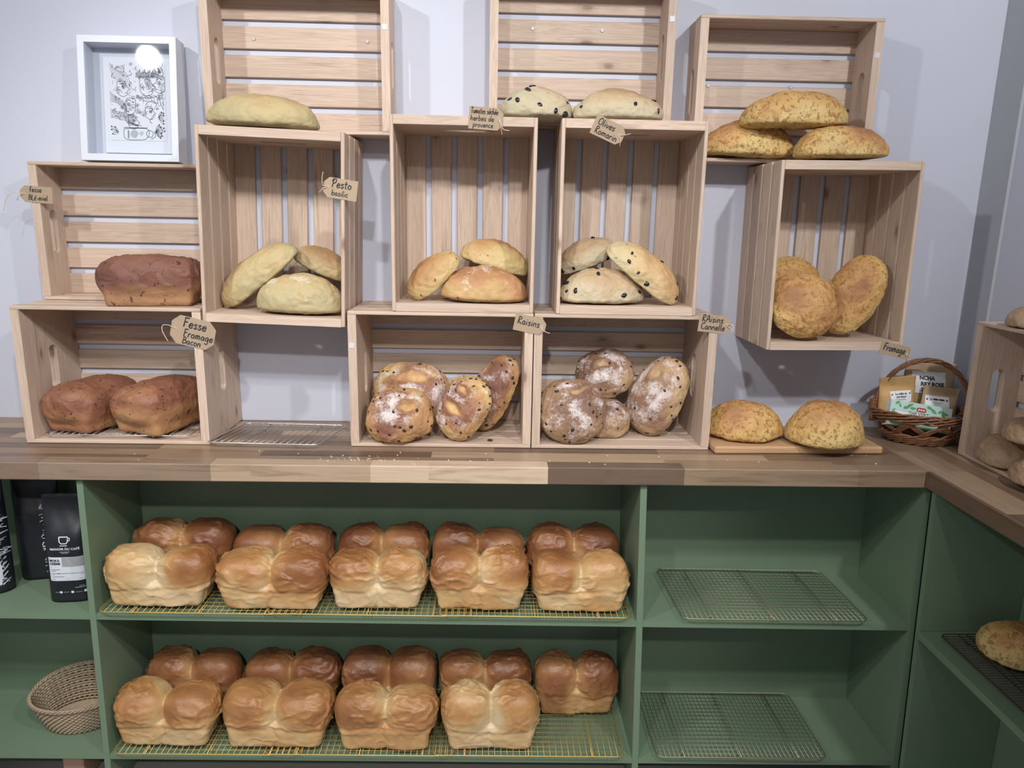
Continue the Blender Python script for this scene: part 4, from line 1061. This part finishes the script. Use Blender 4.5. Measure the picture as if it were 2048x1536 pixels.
for j in range(4):
    for ph in (0, math.pi):
        s = .67+.035*j
        b_.tube([((RX*s+.004*math.cos(k*.7+ph))*math.cos(2*math.pi*k/80), (RY*s+.004*math.cos(k*.7+ph))*math.sin(2*math.pi*k/80), .006+.006*j+.003*math.sin(k*.7+ph)) for k in range(80)], .0030, 5, closed=True)
for j in range(8):
    s = .62*(j+.5)/8; b_.tube([(RX*s*math.cos(2*math.pi*k/30), RY*s*math.sin(2*math.pi*k/30), .006+.001*((k+j) % 2)) for k in range(30)], .005, 5, closed=True)
b_.build('woven_base', M['wicker'], wb, True)
b_ = MB()
for ph in (0, 1.57, 3.14, 4.71):
    pts = []
    for k in range(60):
        t = k/59; a = math.pi*(1-t); w_ = .0042
        cx, cz = (RX+.002)*math.cos(a), HB-.03+.175*math.sin(a)**.85
        nx_, nz_ = math.cos(a), math.sin(a)
        pts.append((cx+nx_*w_*math.cos(k*.33+ph), w_*math.sin(k*.33+ph), cz+nz_*w_*math.cos(k*.33+ph)))
    b_.tube(pts, .0034, 5)
for sx_ in (-1, 1):
    for k in range(5):
        b_.tube([(sx_*(RX+.002)+.009*math.cos(q*.628), .009*math.sin(q*.628), HB+.012+.0045*k) for q in range(10)], .0025, 5, closed=True)
b_.build('handle', M['wicker'], wb, True)

def pouch_thing(px, py_top, y, w, h, d, rz, ry, mat, label, z=None, rx=0):
    top = at(px, py_top, y=y)
    r = empty('tea_pouch', (top[0], y, max(.018, top[2]-h)), (R(rx), R(ry), R(rz)), label, 'tea pouch', 'kraft tea pouches in the wicker basket')
    p_ = Pouch(w, h, d, .022, .05); p_.body('pouch_body', M[mat], r); return r, p_
r, p_ = pouch_thing(1858, 724, -.098, .140, .150, .030, -4, 3, 'kraftbag', 'tall kraft tea pouch with a large white label at the back of the basket')
lb = p_.rect('label', -.050, .042, .063, .123, M['paper'], r)
p_.on('label_print', *merge(tx('NCHA', .0145, -.030, .101, .0006), tx('RRY ROSE', .0145, -.027, .085, .0006), tx('TO', .0145, -.025, .069, .0006)), M['ink'], lb, 0, 0, .0017)
r, p_ = pouch_thing(1801, 753, -.141, .104, .108, .026, 4, -4, 'kraftgold', 'golden kraft tea pouch at the left of the basket')
lb = p_.rect('label', -.026, .034, .039, .070, M['paper'], r)
p_.on('label_print', *merge(tx('La mille et', .0078, .004, .060, .0002, 'CENTER'), tx('une fleurs', .0070, .004, .0525, .0002, 'CENTER'), bar(-.022, .016, .0475, .0482), bar(-.022, .020, .0448, .0454), disc(-.0215, .0615, .0022, 6), disc(.0295, .0625, .0022, 6)), M['ink'], lb, 0, 0, .0017)
r, p_ = pouch_thing(1879, 774, -.136, .098, .098, .026, -6, 5, 'kraftbag', 'kraft tea pouch leaning in front of the tall one at right')
lb = p_.rect('label', -.042, .022, .041, .072, M['paper'], r)
p_.on('label_print', *merge(tx('La', .0078, -.031, .0605, .0002), bar(-.021, -.008, .0610, .0650), bar(-.006, .009, .0612, .0650), bar(-.025, .003, .055, .0558), bar(-.021, -.002, .051, .0517), disc(-.037, .062, .0025, 6), disc(.016, .063, .0025, 6)), M['ink'], lb, 0, 0, .0017)
tp = at(1836, 822, y=-.186)
tb = empty('tea_box', (tp[0], -.186, .040), (R(-18), R(8), R(-5)), 'pale green tea box printed with leaves, lying in the front of the wicker basket', 'tea box')
b_ = MB(); b_.box((0, 0, .034), (.165, .036, .068)); b_.build('carton', M['teawhite'], tb)
b_ = MB(); b_.box((0, -.0184, .054), (.1645, .0006, .0275)); bd = b_.build('top_band', M['tealbl'], tb)
b_ = MB(); b_.box((0, -.0182, .0045), (.1645, .0006, .009)); b_.build('lower_band', M['greenstrip'], tb)
for (lx, lz, l, a) in ((-.065, .062, .014, 40), (-.058, .056, .012, 110), (-.040, .052, .018, 15), (-.030, .060, .018, 30), (-.022, .052, .016, 5), (.022, .060, .017, -20), (.034, .052, .018, -35), (.052, .054, .016, 20), (.064, .050, .018, -10), (.060, .044, .014, -40), (-.074, .040, .013, 50), (-.068, .034, .012, -10)):
    c_, s_ = math.cos(R(a)), math.sin(R(a)); pts = []
    for k in range(12):
        q = k/12*2*math.pi; u = l/2*math.cos(q); w_ = l*.22*math.sin(q)*(1-.4*math.cos(q)); pts.append((lx+u*c_-w_*s_, -.0192, lz+u*s_+w_*c_))
    obj('leaf_print', mesh('leaf_print', pts, [tuple(range(12))]), M['leaf'], bd)
v, f = [(.0+.013*math.copysign(abs(math.cos(6.2832*k/24))**.5, math.cos(6.2832*k/24)), .051+.006*math.copysign(abs(math.sin(6.2832*k/24))**.6, math.sin(6.2832*k/24))) for k in range(24)], [tuple(range(24))]
em = obj('red_emblem', mesh('red_emblem', [(x, -.0194, z) for x, z in v], f), M['red'], tb)
v, f = merge(*[bar(-.009+.0066*k, -.0045+.0066*k, .0487, .0530) for k in range(3)]); obj('emblem_print', mesh('emblem_print', [(x, -.0197, z) for x, z in v], f), M['paper'], em)
v, f = tx('THÉ VERT', .0125, -.006, .0345, 0, 'CENTER'); obj('box_print', mesh('box_print', [(x, -.0190, z) for x, z in v], f), M['greyink'], tb)

# ------------------------------------------------------------------ light
def spot(name, loc, tgt, power, col=(1, .985, .96), size=.045, cone=110, blend=.6):
    l = bpy.data.lights.new(name, 'SPOT'); l.energy = power; l.color = col; l.shadow_soft_size = size; l.spot_size = R(cone); l.spot_blend = blend
    o = bpy.data.objects.new(name, l); COL.objects.link(o); o.location = loc
    o.rotation_euler = (Vector(tgt)-Vector(loc)).to_track_quat('-Z', 'Y').to_euler(); return o
spot('ceiling_spot', (-1.75, -1.90, 1.80), (-.7, -.1, .25), 62, size=.05)
spot('ceiling_spot', (-.62, -2.15, 1.80), (-.45, -.2, 0), 54, cone=66)
spot('ceiling_spot', (.25, -2.35, 1.80), (-.2, -.2, .1), 68, cone=62)
spot('ceiling_spot', (1.22, -2.05, 1.80), (.72, -.15, .25), 66, cone=100)
spot('ceiling_spot', (-.3, -3.3, 1.80), (-.35, -.2, -.3), 90, cone=36)
w = bpy.data.worlds.new('shop_ambient'); scene.world = w; w.use_nodes = True
w.node_tree.nodes['Background'].inputs['Color'].default_value = (.93, .96, 1.0, 1)
w.node_tree.nodes['Background'].inputs['Strength'].default_value = .23

vs = scene.view_settings; scene.display_settings.display_device = 'sRGB'
vs.view_transform = 'Standard'; vs.look = 'None'; vs.exposure = 0.44; vs.gamma = 1.0; vs.use_curve_mapping = False
for r_ in REPORT: print('LOAF', r_)
